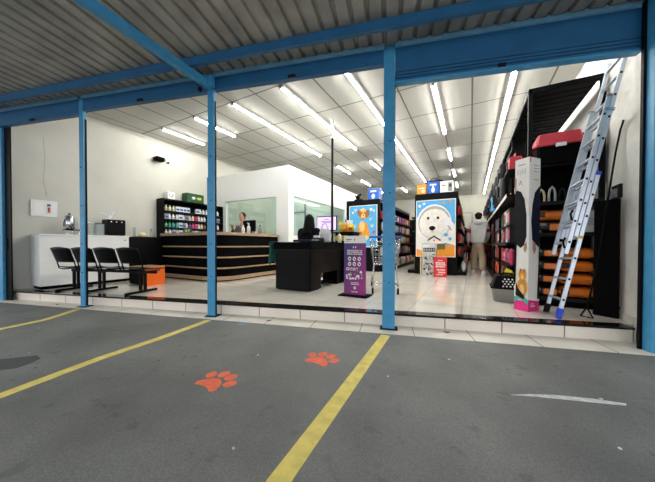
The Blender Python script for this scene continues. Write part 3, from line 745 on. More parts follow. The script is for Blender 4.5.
# ================================================================== CHECKOUT DESK
DX0, DX1, DY0, DY1 = -3.27, -2.49, 3.95, 5.42
c = thing('checkout_desk', 'bulky black checkout desk with rounded front in the middle of the shop', 'desk', ((DX0+DX1)/2, DY0, 0))
hw = (DX1-DX0)/2
def rrect(x0, x1, y0, y1, r, corners=(1, 1, 0, 0), n=5):   # front-left, front-right, back-right, back-left
    P = []
    for k, (cx, cy, a0) in enumerate([(x0+r, y0+r, PI), (x1-r, y0+r, 1.5*PI), (x1-r, y1-r, 0), (x0+r, y1-r, .5*PI)]):
        if corners[k]:
            for i in range(n+1): a_ = a0+PI/2*i/n; P.append((cx+r*math.cos(a_), cy+r*math.sin(a_)))
        else: P.append([(x0, y0), (x1, y0), (x1, y1), (x0, y1)][k])
    return P
MB().prism(rrect(-hw, hw, 0, .42, .07), .02, .74, 'black_satin').build('front_block', c)
MB().prism(rrect(-hw+.03, hw-.03, .03, .40, .06), 0, .02, 'black_matte').build('plinth', c)
MB().prism(rrect(-hw-.03, hw+.03, -.03, .45, .09), .755, .885, 'black_matte').build('front_ledge', c)
MB().prism(rrect(-hw-.015, hw+.015, -.015, .44, .08), .735, .757, 'charcoal').build('trim_strip', c)
MB().box(hw-.38, hw-.01, .42, 1.47, .30, .74, 'black_satin', b=.004).build('wing_body', c)
MB().box(hw-.37, hw-.02, 1.14, 1.47, .0, .30, 'black_satin', b=.004).build('rear_leg', c)
MB().box(hw-.40, hw+.02, .44, 1.50, .755, .885, 'black_matte', b=.004).build('wing_top', c)
MB().box(hw-.39, hw+.01, .44, 1.49, .735, .757, 'charcoal').build('trim_strip', c)
MB().box(hw-.33, hw-.1, .46, 1.12, .06, .08, 'black_metal').build('footrest', c)
DT = .885
c = thing('cleaning_cloth', 'dark green cloth hanging over the left corner of the checkout desk', 'cloth', (DX0-.045, DY0+.06, DT))
def cl_(u, v): return (-.055+.018*math.sin(u*9)+.01*v, -.10+.20*u+.02*math.sin(v*5), -.02-.38*v-.03*math.sin(u*7)*v)
MB().grid(cl_, 10, 8, 'teal_cloth').build('cloth', c, solid=.006)
MB().box(-.05, .08, -.08, .10, .0, .01, 'teal_cloth', b=.003).build('folded_end', c)
c = thing('paper_sheet', 'white papers lying flat on the front left of the checkout desk', 'paper', (-3.02, DY0+.16, DT)); MB().box(-.15, .15, -.1, .1, 0, .006, 'sign_grey').build('sheets', c)
MB().box(-.22, -.05, -.12, .06, .006, .01, 'poster_white').build('top_sheet', c)
# office chair of the cashier
c = thing('office_chair', 'dark blue office chair under the long haired cashier', 'chair', (-3.10, 4.86, 0), 0.1)
MB().lathe([(.20, .40), (.23, .43), (.21, .47)], (0, 0, 0), 'navy').build('seat', c)
def bk(u, v): return (-.20+.40*u, -.20-.06*v+.0, .60+.34*v)
MB().grid(bk, 6, 4, 'navy').build('backrest', c, solid=.05)
MB().cyl((0, 0, .08), (0, 0, .42), .03, .03, 'black_metal').build('gas_lift', c)
for k in range(5):
    a_ = 2*PI*k/5; MB().tube([(0, 0, .10), (.26*math.cos(a_), .26*math.sin(a_), .055)], .016, 'black_metal', 6).build('leg', c)
MB().tube([(0, -.05, .44), (0, -.24, .44), (0, -.25, .62)], .016, 'black_metal', 6).build('back_stem', c)
# cashier
t = thing('person', 'cashier with long black hair seen from behind at the checkout desk', 'person', (-3.08, 4.86, .04), 0.05)
J = dict(p=(0, 0, .58, .15, .12), w=(0, .02, .76, .12, .10), ch=(0, .03, .98, .15, .11), n=(0, .04, 1.16, .055), hd=(0, .05, 1.24, .05),
         ls=(-.17, .02, 1.08, .055), le=(-.23, .12, .86, .042), lw=(-.12, .36, .93, .03), lh=(-.10, .41, .935, .028),
         rs=(.17, .02, 1.08, .055), re=(.24, .10, .86, .042), rw=(.20, .34, .93, .03), rh=(.19, .39, .935, .028),
         lk=(-.10, .36, .56, .07), rk=(.10, .36, .56, .07), lf=(-.10, .36, .16, .045), rf=(.10, .36, .16, .045), lt=(-.10, .46, .05, .035), rt=(.10, .46, .05, .035))
B = [('p', 'w'), ('w', 'ch'), ('ch', 'n'), ('n', 'hd'), ('ch', 'ls'), ('ls', 'le'), ('le', 'lw'), ('lw', 'lh'), ('ch', 'rs'), ('rs', 're'), ('re', 'rw'), ('rw', 'rh'), ('p', 'lk'), ('p', 'rk'), ('lk', 'lf'), ('rk', 'rf'), ('lf', 'lt'), ('rf', 'rt')]
fingers(J, B, J['lh'][:3], 'lh', (.1, 1, 0), (0, 0, 1), (1, 0, 0), .5); fingers(J, B, J['rh'][:3], 'rh', (-.1, 1, 0), (0, 0, 1), (-1, 0, 0), .5)
o = body(t, J, B); with_head(o, (0, .06, 1.32), PI-.2)
JC = {k: (v[0], v[1], v[2], v[3]*1.16, (v[4] if len(v) > 4 else v[3])*1.16) for k, v in J.items() if k in ('p', 'w', 'ch', 'ls', 'le', 'rs', 're', 'lw', 'rw')}
JC['n'] = (0, .03, 1.13, .09)
JC['p'] = (0, 0, .54, .20, .16); JC['ls'] = (-.21, .02, 1.08, .09); JC['rs'] = (.21, .02, 1.08, .09); JC['le'] = (-.27, .12, .86, .07); JC['re'] = (.27, .10, .86, .07); JC['ch'] = (0, .03, .98, .20, .14)
skin('jacket', JC, [('p', 'w'), ('w', 'ch'), ('ch', 'n'), ('ch', 'ls'), ('ls', 'le'), ('le', 'lw'), ('ch', 'rs'), ('rs', 're'), ('re', 'rw')], 'cloth_dark', t)
JT = {k: (v[0], v[1], v[2], v[3]*1.15) for k, v in J.items() if k in ('p', 'lk', 'rk', 'lf', 'rf')}
skin('trousers', JT, [('p', 'lk'), ('p', 'rk'), ('lk', 'lf'), ('rk', 'rf')], 'cloth_dark', t)
head(t, (0, .06, 1.32), PI-.2, 'hair_black', long_hair=False, face=False)
hl = MB()
def lh(u, v):
    a_ = PI*1.0+PI*u; rr = .095+.055*v
    return (math.cos(a_)*rr, .05+math.sin(a_)*rr*.95-.02*v, 1.42-.40*v-.04*(2*u-1)**2+.004*math.sin(u*60))
hl.grid(lh, 30, 8, 'hair_black'); hl.build('long_hair', t, solid=.02)
# monitor facing the camera
c = thing('computer_monitor', 'monitor with a glowing pale pink screen on the checkout desk', 'monitor', (-2.78, 5.12, DT), 0.10)
MB().box(-.235, .235, 0, .035, .26, .58, 'black_matte', b=.008).build('case', c); MB().box(-.22, .22, -.004, .0, .275, .56, 'screen_glow').build('screen', c)
MB().box(-.03, .03, .02, .05, .01, .35, 'black_matte', b=.004).build('stand', c); MB().box(-.12, .12, -.05, .1, 0, .012, 'black_matte', b=.004).build('foot', c)
p = MB()
for z, w in ((.50, .05), (.46, .12), (.43, .1)): p.poly([(-w, z), (w, z), (w, z+.012), (-w, z+.012)], 'p_purple', -.005, 1)
p.build('screen_text', c)
c = thing('keyboard', 'dark keyboard in front of the cashier on the desk wing', 'keyboard', (-2.77, 4.74, DT)); MB().box(-.1, .1, -.2, .2, 0, .02, 'black_matte', b=.004).build('keys', c)
c = thing('receipt_printer', 'grey receipt printer below the pink screen on the desk', 'printer', (-2.62, 4.48, DT))
MB().box(-.09, .09, -.10, .10, 0, .09, 'charcoal', b=.02).build('body', c); MB().box(-.06, .06, -.08, -.02, .09, .13, 'p_white', b=.004).build('paper', c); MB().box(-.08, .08, -.102, -.098, .03, .06, 'p_grey').build('slot', c)
c = thing('plastic_bag', 'crumpled grey plastic bag standing on the checkout desk below the screen', 'bag', (-2.60, 4.72, DT))
def sack(rx, ry, h, seed, tw=.35):
    rnd = random.Random(seed); ph = [rnd.random()*6 for _ in range(4)]
    def fn(u, v):
        a_ = 2*PI*u; k = (1-.15*v)*(1-tw*max(0, v-.7)/.3); w = 1+.09*math.sin(3*a_+ph[0])+.06*math.sin(7*a_+ph[1]+5*v)+.05*math.sin(9*v+ph[2])
        k *= min(1, .6+v*4)
        return (rx*k*w*math.cos(a_), ry*k*w*math.sin(a_), h*v+.008*math.sin(5*a_+ph[3]))
    return fn
mb = MB(); mb.grid(sack(.13, .10, .27, 3, .2), 24, 10, 'silver_bag'); mb.build('bag', c)
MB().tube([(-.08, 0, .27), (-.06, 0, .36), (.02, 0, .38), (.07, 0, .28)], .012, 'silver_bag', 6).build('handle', c)
c = thing('cash_drawer', 'black counter tray right of the grey bag on the desk corner', 'tray', (-2.44+.02, 4.90, DT)) if False else None
c = thing('display_stand', 'black countertop stand loaded with yellow snack packets beside the pole', 'stand', (-2.55, 5.72, 0))
MB().box(-.22, .22, -.2, .2, 0, 1.10, 'black_metal', b=.004).build('body', c)
MB().box(-.26, .26, -.24, .24, 1.10, 1.13, 'black_satin', b=.004).build('top', c)
MB().box(-.22, .10, -.206, -.2, .93, 1.05, 'yellow').build('label_patch', c)
for i, (x, y, m_, h, lb) in enumerate([(-.14, -.06, 'p_yellow', .22, 'yellow snack packet at the left of the black display stand'), (-.02, -.10, 'p_orange', .17, 'orange snack packet in the middle of the black display stand'),
        (.10, -.02, 'p_yellow', .15, 'small yellow snack packet at the right of the black display stand'), (.02, .08, 'p_white', .25, 'white tall packet at the back of the black display stand')]):
    b_ = MB()
    def pf(u, v, h=h, i=i):
        a_ = 2*PI*u; e = max(.08, math.sin(PI*v)**.4)
        return (.075*math.copysign(abs(math.cos(a_))**.6, math.cos(a_))*(1+.06*math.sin(v*20)), .035*e*math.sin(a_), h*1.15*v)
    b_.grid(pf, 16, 8, m_); b_.box(-.05, .045, -.038, -.030, h*.35, h*.75, ['p_white', 'p_yellow', 'p_red', 'p_green'][i], b=.003); tag(b_.build('snack_packet'), lb, 'packet', 'snack packets on the black stand', loc=(-2.55+x, 5.72+y, 1.13), rz=.4*(i-1.5))
c = thing('hand_sanitizer', 'clear white bottle standing at the right corner of the checkout desk', 'bottle', (-2.53, 5.25, DT))
MB().lathe([(.04, 0), (.045, .01), (.04, .16), (.015, .19)], (0, 0, 0), 'p_white', 12).build('body', c); MB().tube([(0, 0, .19), (0, 0, .23), (-.05, 0, .235)], .01, 'p_grey', 6).build('pump', c)
# barrier glass + pole
c = thing('metal_pole', 'tall thin dark metal pole rising from the checkout desk', 'pole', (-2.545, 4.93, DT))
MB().cyl((0, 0, 0), (0, 0, 2.50), .026, .024, 'charcoal', 12).build('tube', c); MB().cyl((0, 0, 2.15), (0, 0, 2.54), .027, .027, 'chrome', 12).build('top_sleeve', c); MB().cyl((0, 0, 0), (0, 0, .02), .06, .06, 'black_metal', 16).build('flange', c)

# ================================================================== PURPLE TOTEM
c = thing('display_totem', 'waist high purple advertising totem in front of the checkout desk', 'totem', (-1.675, 4.06, 0), 0.0)
MB().box(-.25, .25, -.14, .16, 0, .02, 'black_matte', b=.006).build('base', c)
MB().box(-.185, .185, -.02, .02, .02, .865, 'totem_purple').build('purple_panel', c)
MB().box(-.186, .186, -.021, .021, .865, .985, 'poster_white').build('white_header', c)
p = MB(); y0 = -.021
p.ell(.0, .92, .012, .012, 'p_purple', y0, 1); p.poly([(-.15, .915), (-.05, .915), (-.05, .935), (-.15, .935)], 'p_grey', y0, 1); p.poly([(-.15, .89), (-.08, .89), (-.08, .90), (-.15, .90)], 'p_grey', y0, 1)
def textline(p, x0, x1, z, h, mat='poster_white', y0=y0, seed=0):
    r = random.Random(seed+int(z*1000)); x = x0
    while x < x1:
        w = h*r.uniform(.4, .75)
        p.poly([(x, z), (x+w, z), (x+w, z+h), (x, z+h)], mat, y0, 1)
        if r.random() < .7: p.poly([(x+w*.3, z+h*.3), (x+w*.7, z+h*.3), (x+w*.7, z+h*.65), (x+w*.3, z+h*.65)], 'totem_purple', y0, 2)
        x += w+h*.2*(1 if r.random() < .8 else 3)
p.poly([(-.03, .785), (-.015, .785), (-.005, .815), (-.02, .815)], 'poster_white', y0); p.poly([(.01, .785), (.025, .785), (.035, .815), (.02, .815)], 'poster_white', y0)
textline(p, -.13, .13, .735, .02); textline(p, -.13, .13, .705, .022)
textline(p, -.13, .13, .675, .020)
for r_ in range(2):
    for k in range(3):
        cx, cz = -.085+.085*k, .61-.085*r_
        p.ell(cx, cz, .028, .034, 'poster_white', y0, 1); p.ell(cx+.004, cz-.004, .014, .015, 'totem_purple', y0, 2); p.ell(cx-.006, cz+.01, .008, .008, 'p_purple', y0, 3)
p.poly([(-.14, .42), (-.09, .42), (-.09, .465), (-.14, .465)], 'poster_white', y0); p.ell(-.115, .443, .014, .014, 'totem_purple', y0, 2)
textline(p, -.075, .06, .445, .018); textline(p, -.075, .02, .42, .015)
rr_ = random.Random(4)
for k in range(26):
    cx = rr_.uniform(-.14, .13); cz = rr_.uniform(.27, .37) if cx < .05 else rr_.uniform(.27, .42)
    p.ell(cx, cz, rr_.uniform(.01, .022), rr_.uniform(.01, .026), rr_.choice(['poster_white', 'p_grey', 'p_white', 'poster_white', 'p_purple', 'p_cream']), y0, 1+k*.08)
textline(p, -.06, .08, .21, .014); textline(p, -.06, .08, .185, .012)
p.ell(0.01, .135, .022, .022, 'poster_white', y0, 1); p.ell(.01, .135, .010, .010, 'totem_purple', y0, 2); textline(p, -.05, .06, .06, .018)
lab(p.build('printed_text', c), 'small white lines of text, icons and a grey product photo')

# ================================================================== SHOPPING CART
c = thing('shopping_cart', 'chrome shopping cart parked behind the purple totem and wide blue post', 'cart', (-1.40, 4.78, 0), 0.35)
bsk = MB(); W0, W1 = .20, .26
def bp_(u, v, side):   # side wall points
    return (side*(W0+(W1-W0)*v)*(1-.15*u), -.32+.75*u-.10*(1-u)*v*0, .50+.40*v+(.0 if True else 0))
for s in (-1, 1):
    for k in range(6): bsk.tube([bp_(u/4, k/5, s) for u in range(5)], .006 if k not in (0, 5) else .010, 'chrome', 5)
    for k in range(12): bsk.tube([bp_(k/11, 0, s), bp_(k/11, 1, s)], .005, 'chrome', 4)
for u in (0, 1):
    for k in range(6): bsk.tube([bp_(u, k/5, -1), bp_(u, k/5, 1)], .006 if k not in (0, 5) else .010, 'chrome', 5)
    for k in range(8):
        f_ = -1+2*k/7; bsk.tube([(bp_(u, 0, 1)[0]*f_, bp_(u, 0, 1)[1], .50), (bp_(u, 1, 1)[0]*f_, bp_(u, 1, 1)[1], .90)], .005, 'chrome', 4)
for k in range(9):
    f_ = -1+2*k/8; bsk.tube([(W0*f_, -.32, .50), (W0*.85*f_, .43, .50)], .005, 'chrome', 4)
bsk.build('basket', c)
fr = MB()
for s in (-1, 1):
    fr.tube([(s*.24, -.42, .96), (s*.21, -.34, .70), (s*.19, -.30, .45), (s*.21, -.38, .14), (s*.21, .40, .12), (s*.16, .44, .5)], .012, 'chrome', 8)
fr.tube([(-.21, -.05, .125), (.21, -.05, .125)], .008, 'chrome', 6); fr.tube([(-.21, .25, .12), (.21, .25, .12)], .008, 'chrome', 6)
fr.tube([(-.17, .44, .46), (.17, .44, .46)], .010, 'chrome', 6); fr.build('frame', c)
MB().tube([(-.27, -.42, .97), (.27, -.42, .97)], .018, 'royal_blue', 10).build('handle_bar', c)
for x in (-.21, .21):
    for y in (-.36, .38):
        w = MB(); w.cyl((x-.014, y, .055), (x+.014, y, .055), .055, .055, 'black_matte', 16); w.cyl((x-.017, y, .055), (x+.017, y, .055), .02, .02, 'chrome', 10)
        w.box(x-.022, x+.022, y-.012, y+.012, .055, .135, 'chrome'); w.build('wheel', c)

# ================================================================== GONDOLAS
def gondola(loc, length, label, w=1.12, h=2.3, pedestal=True, levels=(.10, .52, .90, 1.28, 1.66)):
    t = thing('gondola_shelf', label, 'shelf', loc)
    hw = w/2
    e = MB(); e.box(-hw, hw, 0, .10, .0, h, 'black_metal', b=.006); e.build('end_panel', t)
    MB().box(-hw-.0, hw+.0, .10, length, h-.10, h, 'black_metal', b=.004).build('top_cover', t)
    MB().box(-.03, .03, .10, length, 0, h-.1, 'black_matte').build('back_panel', t)
    MB().box(-hw, hw, length, length+.05, 0, h, 'black_metal', b=.004).build('end_panel', t)
    for s in (-1, 1):
        MB().box(min(s*.03, s*(hw+.22)), max(s*.03, s*(hw+.22)), .12, length-.02, 0, .10, 'black_metal', b=.004).build('base_shelf', t)
        for z in levels[1:]:
            q = MB(); q.box(min(s*.03, s*(hw+.10)), max(s*.03, s*(hw+.10)), .12, length-.02, z-.03, z, 'black_metal')
            q.box(min(s*(hw+.10), s*(hw+.106)), max(s*(hw+.10), s*(hw+.106)), .12, length-.02, z-.045, z+.004, 'charcoal'); q.build('shelf_board', t)
        for y in (1.2, 2.4, 3.6):
            if y < length-.3: MB().box(min(s*.03, s*.12), max(s*.03, s*.12), y-.012, y+.012, .1, h-.1, 'black_metal').build('upright', t)
    return t
G1X, G2X = -3.045, -.885
G2 = gondola((G2X, 8.05, 0), 4.5, 'black gondola shelf with the white dog poster on its end')
G1 = gondola((G1X, 8.0, 0), 4.5, 'black gondola shelf with the golden dog poster on its end', h=2.26)
G3 = gondola((-3.0, 13.9, 0), 2.2, 'black gondola shelf in the back left behind the golden dog gondola', h=2.1)
G4 = gondola((G2X, 13.9, 0), 2.2, 'black gondola shelf in the back behind the white dog gondola', h=2.1)

# posters (built facing -y, local x to the right)
def dog_poster(loc, w, z0, z1):
    t = thing('dog_poster', 'poster of a white dog wrapped in a towel with paw prints', 'poster', loc)
    MB().box(-w/2, w/2, -.012, 0, z0, z1, 'sky_blue').build('sheet', t)
    fr = MB()
    for a_ in ((-w/2-.02, -w/2, z0-.02, z1+.02), (w/2, w/2+.02, z0-.02, z1+.02), (-w/2, w/2, z1, z1+.02), (-w/2, w/2, z0-.02, z0)): fr.box(a_[0], a_[1], -.018, 0, a_[2], a_[3], 'poster_white')
    fr.build('frame', t)
    p = MB(); y0 = -.012; H_ = z1-z0
    X = lambda u: -w/2+w*u
    Z = lambda v: z0+H_*v
    p.poly([(X(0), Z(0)), (X(1), Z(0)), (X(1), Z(.20)), (X(0), Z(.20))], 'print_orange', y0, 1)
    p.poly([(X(0), Z(.13)), (X(0), Z(.70)), (X(.2), Z(.80)), (X(.5), Z(.84)), (X(.8), Z(.72)), (X(1), Z(.55)), (X(1), Z(.20)), (X(.75), Z(.24)), (X(.5), Z(.16)), (X(.3), Z(.20)), (X(.12), Z(.10))], 'poster_white', y0, 2)
    p.ell(X(.46), Z(.60), .46*w, .33*H_, 'towel', y0, 3); p.ell(X(.47), Z(.60), .43*w, .30*H_, 'fur_shade', y0, 4)
    p.ell(X(.47), Z(.58), .40*w, .27*H_, 'fur_white', y0, 5)
    p.poly([(X(.74), Z(.72)), (X(.88), Z(.68)), (X(.97), Z(.50)), (X(.90), Z(.44)), (X(.80), Z(.50)), (X(.72), Z(.6))], 'towel', y0, 6)
    p.poly([(X(.80), Z(.55)), (X(.86), Z(.54)), (X(.93), Z(.46)), (X(.88), Z(.46))], 'fur_shade', y0, 7)
    rg = []
    for k in range(15): a_ = .15*PI+.75*PI*k/14; rg.append((X(.46)+.40*w*math.cos(a_), Z(.62)+.28*H_*math.sin(a_)))
    for k in range(14, -1, -1): a_ = .15*PI+.75*PI*k/14; rg.append((X(.46)+.37*w*math.cos(a_), Z(.62)+.26*H_*math.sin(a_)))
    p.poly(rg, 'fur_shade', y0, 7)
    for (u, v, ru, rv) in ((.28, .66, .10, .08), (.62, .66, .10, .07), (.42, .50, .20, .12), (.26, .50, .13, .1), (.62, .50, .12, .1)): p.ell(X(u), Z(v), ru*w, rv*H_, 'fur_white', y0, 8)
    p.ell(X(.44), Z(.53), .13*w, .085*H_, 'poster_white', y0, 9)
    for u in (.31, .57): p.ell(X(u), Z(.685), .040*w, .030*H_, 'fur_shade', y0, 10); p.ell(X(u), Z(.685), .028*w, .022*H_, 'hair_black', y0, 11)
    p.ell(X(.42), Z(.505), .085*w, .040*H_, 'hair_black', y0, 12); p.ell(X(.42), Z(.485), .045*w, .028*H_, 'hair_black', y0, 13)
    p.poly([(X(.36), Z(.435)), (X(.42), Z(.45)), (X(.50), Z(.435)), (X(.42), Z(.425))], 'fur_shade', y0, 13)
    # chevron roof with heart, dark window
    p.poly([(X(.30), Z(.27)), (X(.47), Z(.345)), (X(.64), Z(.27)), (X(.64), Z(.295)), (X(.47), Z(.372)), (X(.30), Z(.295))], 'hair_brown', y0, 14)
    p.poly([(X(.28), Z(.0)), (X(.28), Z(.26)), (X(.47), Z(.34)), (X(.66), Z(.26)), (X(.66), Z(.20)), (X(.5), Z(.12)), (X(.5), Z(0))], 'poster_white', y0, 9.5)
    p.ell(X(.47), Z(.28), .03*w, .02*H_, 'print_orange', y0, 15)
    p.poly([(X(.48), Z(.13)), (X(.76), Z(.13)), (X(.76), Z(.225)), (X(.48), Z(.225))], 'olive', y0, 16)
    def paw(u, v, s, mat):
        p.ell(X(u), Z(v), .030*s, .026*s, mat, y0, 17)
        for a_ in (-.9, -.3, .3, .9): p.ell(X(u)+.045*s*math.sin(a_), Z(v)+.045*s*math.cos(a_), .012*s, .016*s, mat, y0, 17)
    paw(.08, .90, 1, 'poster_white'); paw(.20, .94, .9, 'poster_white'); paw(.72, .93, 1, 'print_orange'); paw(.88, .95, .9, 'print_orange'); paw(.78, .37, 1.2, 'sky_blue'); paw(.88, .30, 1, 'sky_blue')
    p.build('printed_picture', t)
    return t
dog_poster((G2X, 8.05, 0), 1.00, .52, 2.09)
def golden_poster(loc, w, z0, z1):
    t = thing('dog_poster', 'blue poster of a golden puppy with floppy ears', 'poster', loc)
    MB().box(-w/2, w/2, -.012, 0, z0, z1, 'sky_blue').build('sheet', t)
    fr = MB()
    for a_ in ((-w/2-.02, -w/2, z0-.02, z1+.02), (w/2, w/2+.02, z0-.02, z1+.02), (-w/2, w/2, z1, z1+.02), (-w/2, w/2, z0-.02, z0)): fr.box(a_[0], a_[1], -.018, 0, a_[2], a_[3], 'poster_white')
    fr.build('frame', t)
    p = MB(); y0 = -.012; H_ = z1-z0; X = lambda u: -w/2+w*u; Z = lambda v: z0+H_*v
    p.ell(X(.50), Z(.42), .21*w, .20*H_, 'fur_gold', y0, 2); p.ell(X(.42), Z(.30), .13*w, .12*H_, 'fur_gold', y0, 3); p.ell(X(.62), Z(.30), .14*w, .12*H_, 'fur_gold', y0, 3)
    p.ell(X(.47), Z(.50), .10*w, .13*H_, 'fur_cream', y0, 4); p.ell(X(.40), Z(.22), .10*w, .05*H_, 'fur_cream', y0, 4); p.ell(X(.62), Z(.22), .10*w, .05*H_, 'fur_cream', y0, 4)
    p.ell(X(.50), Z(.80), .16*w, .115*H_, 'fur_gold', y0, 5); p.ell(X(.37), Z(.82), .075*w, .085*H_, 'fur_brown', y0, 6, rot=.4); p.ell(X(.66), Z(.80), .075*w, .10*H_, 'fur_brown', y0, 6, rot=-.2)
    p.ell(X(.50), Z(.90), .10*w, .04*H_, 'fur_cream', y0, 6.5)
    p.ell(X(.51), Z(.76), .075*w, .055*H_, 'fur_cream', y0, 7); p.ell(X(.51), Z(.69), .03*w, .02*H_, 'p_red', y0, 7.5)
    p.ell(X(.51), Z(.775), .024*w, .016*H_, 'hair_black', y0, 8)
    for u in (.45, .57): p.ell(X(u), Z(.82), .018*w, .014*H_, 'hair_black', y0, 8)
    for (u, v, s, m_) in ((.12, .84, 1, 'poster_white'), (.22, .90, .8, 'poster_white'), (.80, .90, 1.2, 'poster_white'), (.90, .86, .8, 'poster_white'), (.18, .50, 1.2, 'p_cream'), (.84, .50, 1.2, 'p_cream'), (.90, .35, 1.4, 'p_pink'), (.12, .32, 1.2, 'poster_white'), (.78, .66, 1, 'p_cream')):
        p.ell(X(u), Z(v), .035*s, .03*s, m_, y0, 1); p.ell(X(u)+.03, Z(v)+.04, .014, .014, m_, y0, 1); p.ell(X(u)-.03, Z(v)+.04, .014, .014, m_, y0, 1)
    p.build('printed_picture', t)
golden_poster((G1X+.02, 8.0, 0), .90, .78, 2.07)

# things on top of the gondolas
def carton(name, lb, loc, w, d, h, mat, marks, rz=0, cat='box'):
    t = thing(name, lb, cat, loc, rz); MB().box(-w/2, w/2, -d/2, d/2, 0, h, mat, b=.005).build('box', t)
    p = MB()
    for kind, a_, m_ in marks:
        (p.ell if kind == 'e' else p.poly)(*(a_ if kind == 'e' else [a_]), m_, -d/2, 1+marks.index((kind, a_, m_))*.3)
    p.build('printed_mark', t); return t
HT = 2.3
carton('carton_box', 'yellow carton at the left on top of the white dog gondola', (G2X-.38, 8.25, HT), .26, .3, .29, 'print_orange', [('p', [(-.09, .16), (.09, .16), (.09, .19), (-.09, .19)], 'p_white'), ('e', (.04, .09, .05, .05), 'p_cream')])
carton('carton_box', 'blue carton with a white bottle print on the white dog gondola', (G2X-.07, 8.23, HT), .31, .3, .33, 'royal_blue', [('p', [(-.09, .22), (.09, .22), (.09, .27), (-.09, .27)], 'p_white'), ('e', (0, .10, .05, .08), 'poster_white'), ('e', (0, .18, .025, .04), 'poster_white')])
carton('carton_box', 'white carton with a grey cat print on the white dog gondola', (G2X+.28, 8.25, HT), .34, .3, .32, 'poster_white', [('p', [(.04, .03), (.14, .03), (.14, .27), (.04, .27)], 'p_grey'), ('e', (.09, .19, .035, .05), 'p_black'), ('e', (-.08, .20, .05, .02), 'p_grey')])
c = thing('travel_bag', 'black bag lying behind the cartons on top of the white dog gondola', 'bag', (G2X-.1, 8.60, HT))
b_ = MB(); b_.grid(lambda u, v: (.33*math.cos(2*PI*u)*(1-.25*v**2), .15*math.sin(2*PI*u)*(1-.3*v), .46*v**.8), 20, 6, 'charcoal'); b_.prism([(.25*math.cos(2*PI*k/16), .105*math.sin(2*PI*k/16)) for k in range(16)], .455, .465, 'charcoal'); b_.build('bag', c)
MB().tube([(-.12, 0, .46), (-.08, 0, .53), (.08, 0, .53), (.12, 0, .46)], .012, 'black_matte').build('handle', c)
carton('carton_box', 'blue carton with a white bottle print on the golden dog gondola', (G1X+.32, 8.25, 2.26), .36, .3, .36, 'royal_blue', [('p', [(-.1, .24), (.1, .24), (.1, .30), (-.1, .30)], 'p_white'), ('e', (0, .11, .06, .08), 'poster_white')])
c = thing('figurine', 'small dark ornament on the top left of the golden dog gondola', 'ornament', (G1X-.18, 8.12, 2.26))
MB().box(-.13, .13, -.06, .06, 0, .05, 'black_matte', b=.01).build('base', c); b_ = MB(); b_.ball((-.02, 0, .12), .07, .05, .08, 'black_satin'); b_.ball((.05, 0, .20), .04, .04, .045, 'black_satin'); b_.tube([(-.08, 0, .1), (-.12, 0, .2)], .015, 'black_satin'); b_.build('body', c)

# bag of food and red card in front of the white dog gondola
c = thing('pet_food_bag', 'upright silver and white tiger print pet food bag below the dog poster', 'bag', (-.985, 7.62, 0), .05)
def fb(u, v):
    a_ = 2*PI*u; e = 1-.9*max(0, (v-.80)/.2)**1.5
    return (.19*(1-.05*math.sin(v*PI))*math.copysign(abs(math.cos(a_))**.6, math.cos(a_)), .075*e*math.copysign(abs(math.sin(a_))**.8, math.sin(a_)), .86*v+.0)
b_ = MB(); b_.grid(fb, 28, 12, 'silver_bag'); b_.box(-.185, .185, -.012, .012, .84, .88, 'silver_bag', b=.004); b_.build('bag', c)
p = MB(); rr_ = random.Random(2)
for k in range(60):
    x = rr_.uniform(-.14, .14); z_ = rr_.uniform(.05, .60); p.ell(x, z_, rr_.uniform(.015, .05), rr_.uniform(.007, .016), rr_.choice(['p_black', 'p_grey', 'charcoal', 'poster_white']), -.078, 1+k*.05, rot=rr_.uniform(-.8, .8), n=10)
p.ell(-.05, .34, .022, .018, 'hair_black', -.078, 4); p.ell(.06, .34, .022, .018, 'hair_black', -.078, 4); p.ell(0, .26, .03, .02, 'p_pink', -.078, 4)
p.poly([(-.14, .66), (.14, .66), (.14, .76), (-.14, .76)], 'charcoal', -.075, 1)
for k in range(5): p.ell(-.11+.055*k, .71, .018, .032, 'poster_white', -.075, 2); p.ell(-.11+.055*k, .71, .007, .016, 'charcoal', -.075, 3)
p.build('printed_front', c)
b_ = MB(); b_.box(-.225, -.195, -.06, -.02, 0, .50, 'cream', b=.008); lab(b_.build('side_strip', c), 'cream fold at the left side of the bag')
c = thing('promotion_card', 'red promotional card standing right of the tiger print food bag', 'card', (-.70, 7.52, 0), .04)
b_ = MB(); b_.box(-.16, .16, -.006, .006, 0, .52, 'bright_red', b=.003); b_.build('card', c)
b_ = MB(); b_.box(-.03, .03, .006, .10, 0, .01, 'bright_red'); b_.box(-.02, .02, .006, .02, 0, .3, 'bright_red'); b_.build('prop', c)
p = MB()
for z_, h, a_, b2 in ((.42, .02, -.06, .05), (.35, .04, -.11, .11), (.30, .035, -.10, .10), (.25, .035, -.11, .11), (.17, .035, -.08, .10), (.10, .04, -.05, .10), (.05, .02, -.10, .06)):
    r = random.Random(int(z_*100)); x = a_
    while x < b2: w = h*r.uniform(.5, .8); p.poly([(x, z_), (x+w, z_), (x+w, z_+h), (x, z_+h)], 'poster_white', -.006, 1); x += w*1.35
p.build('printed_text', c)

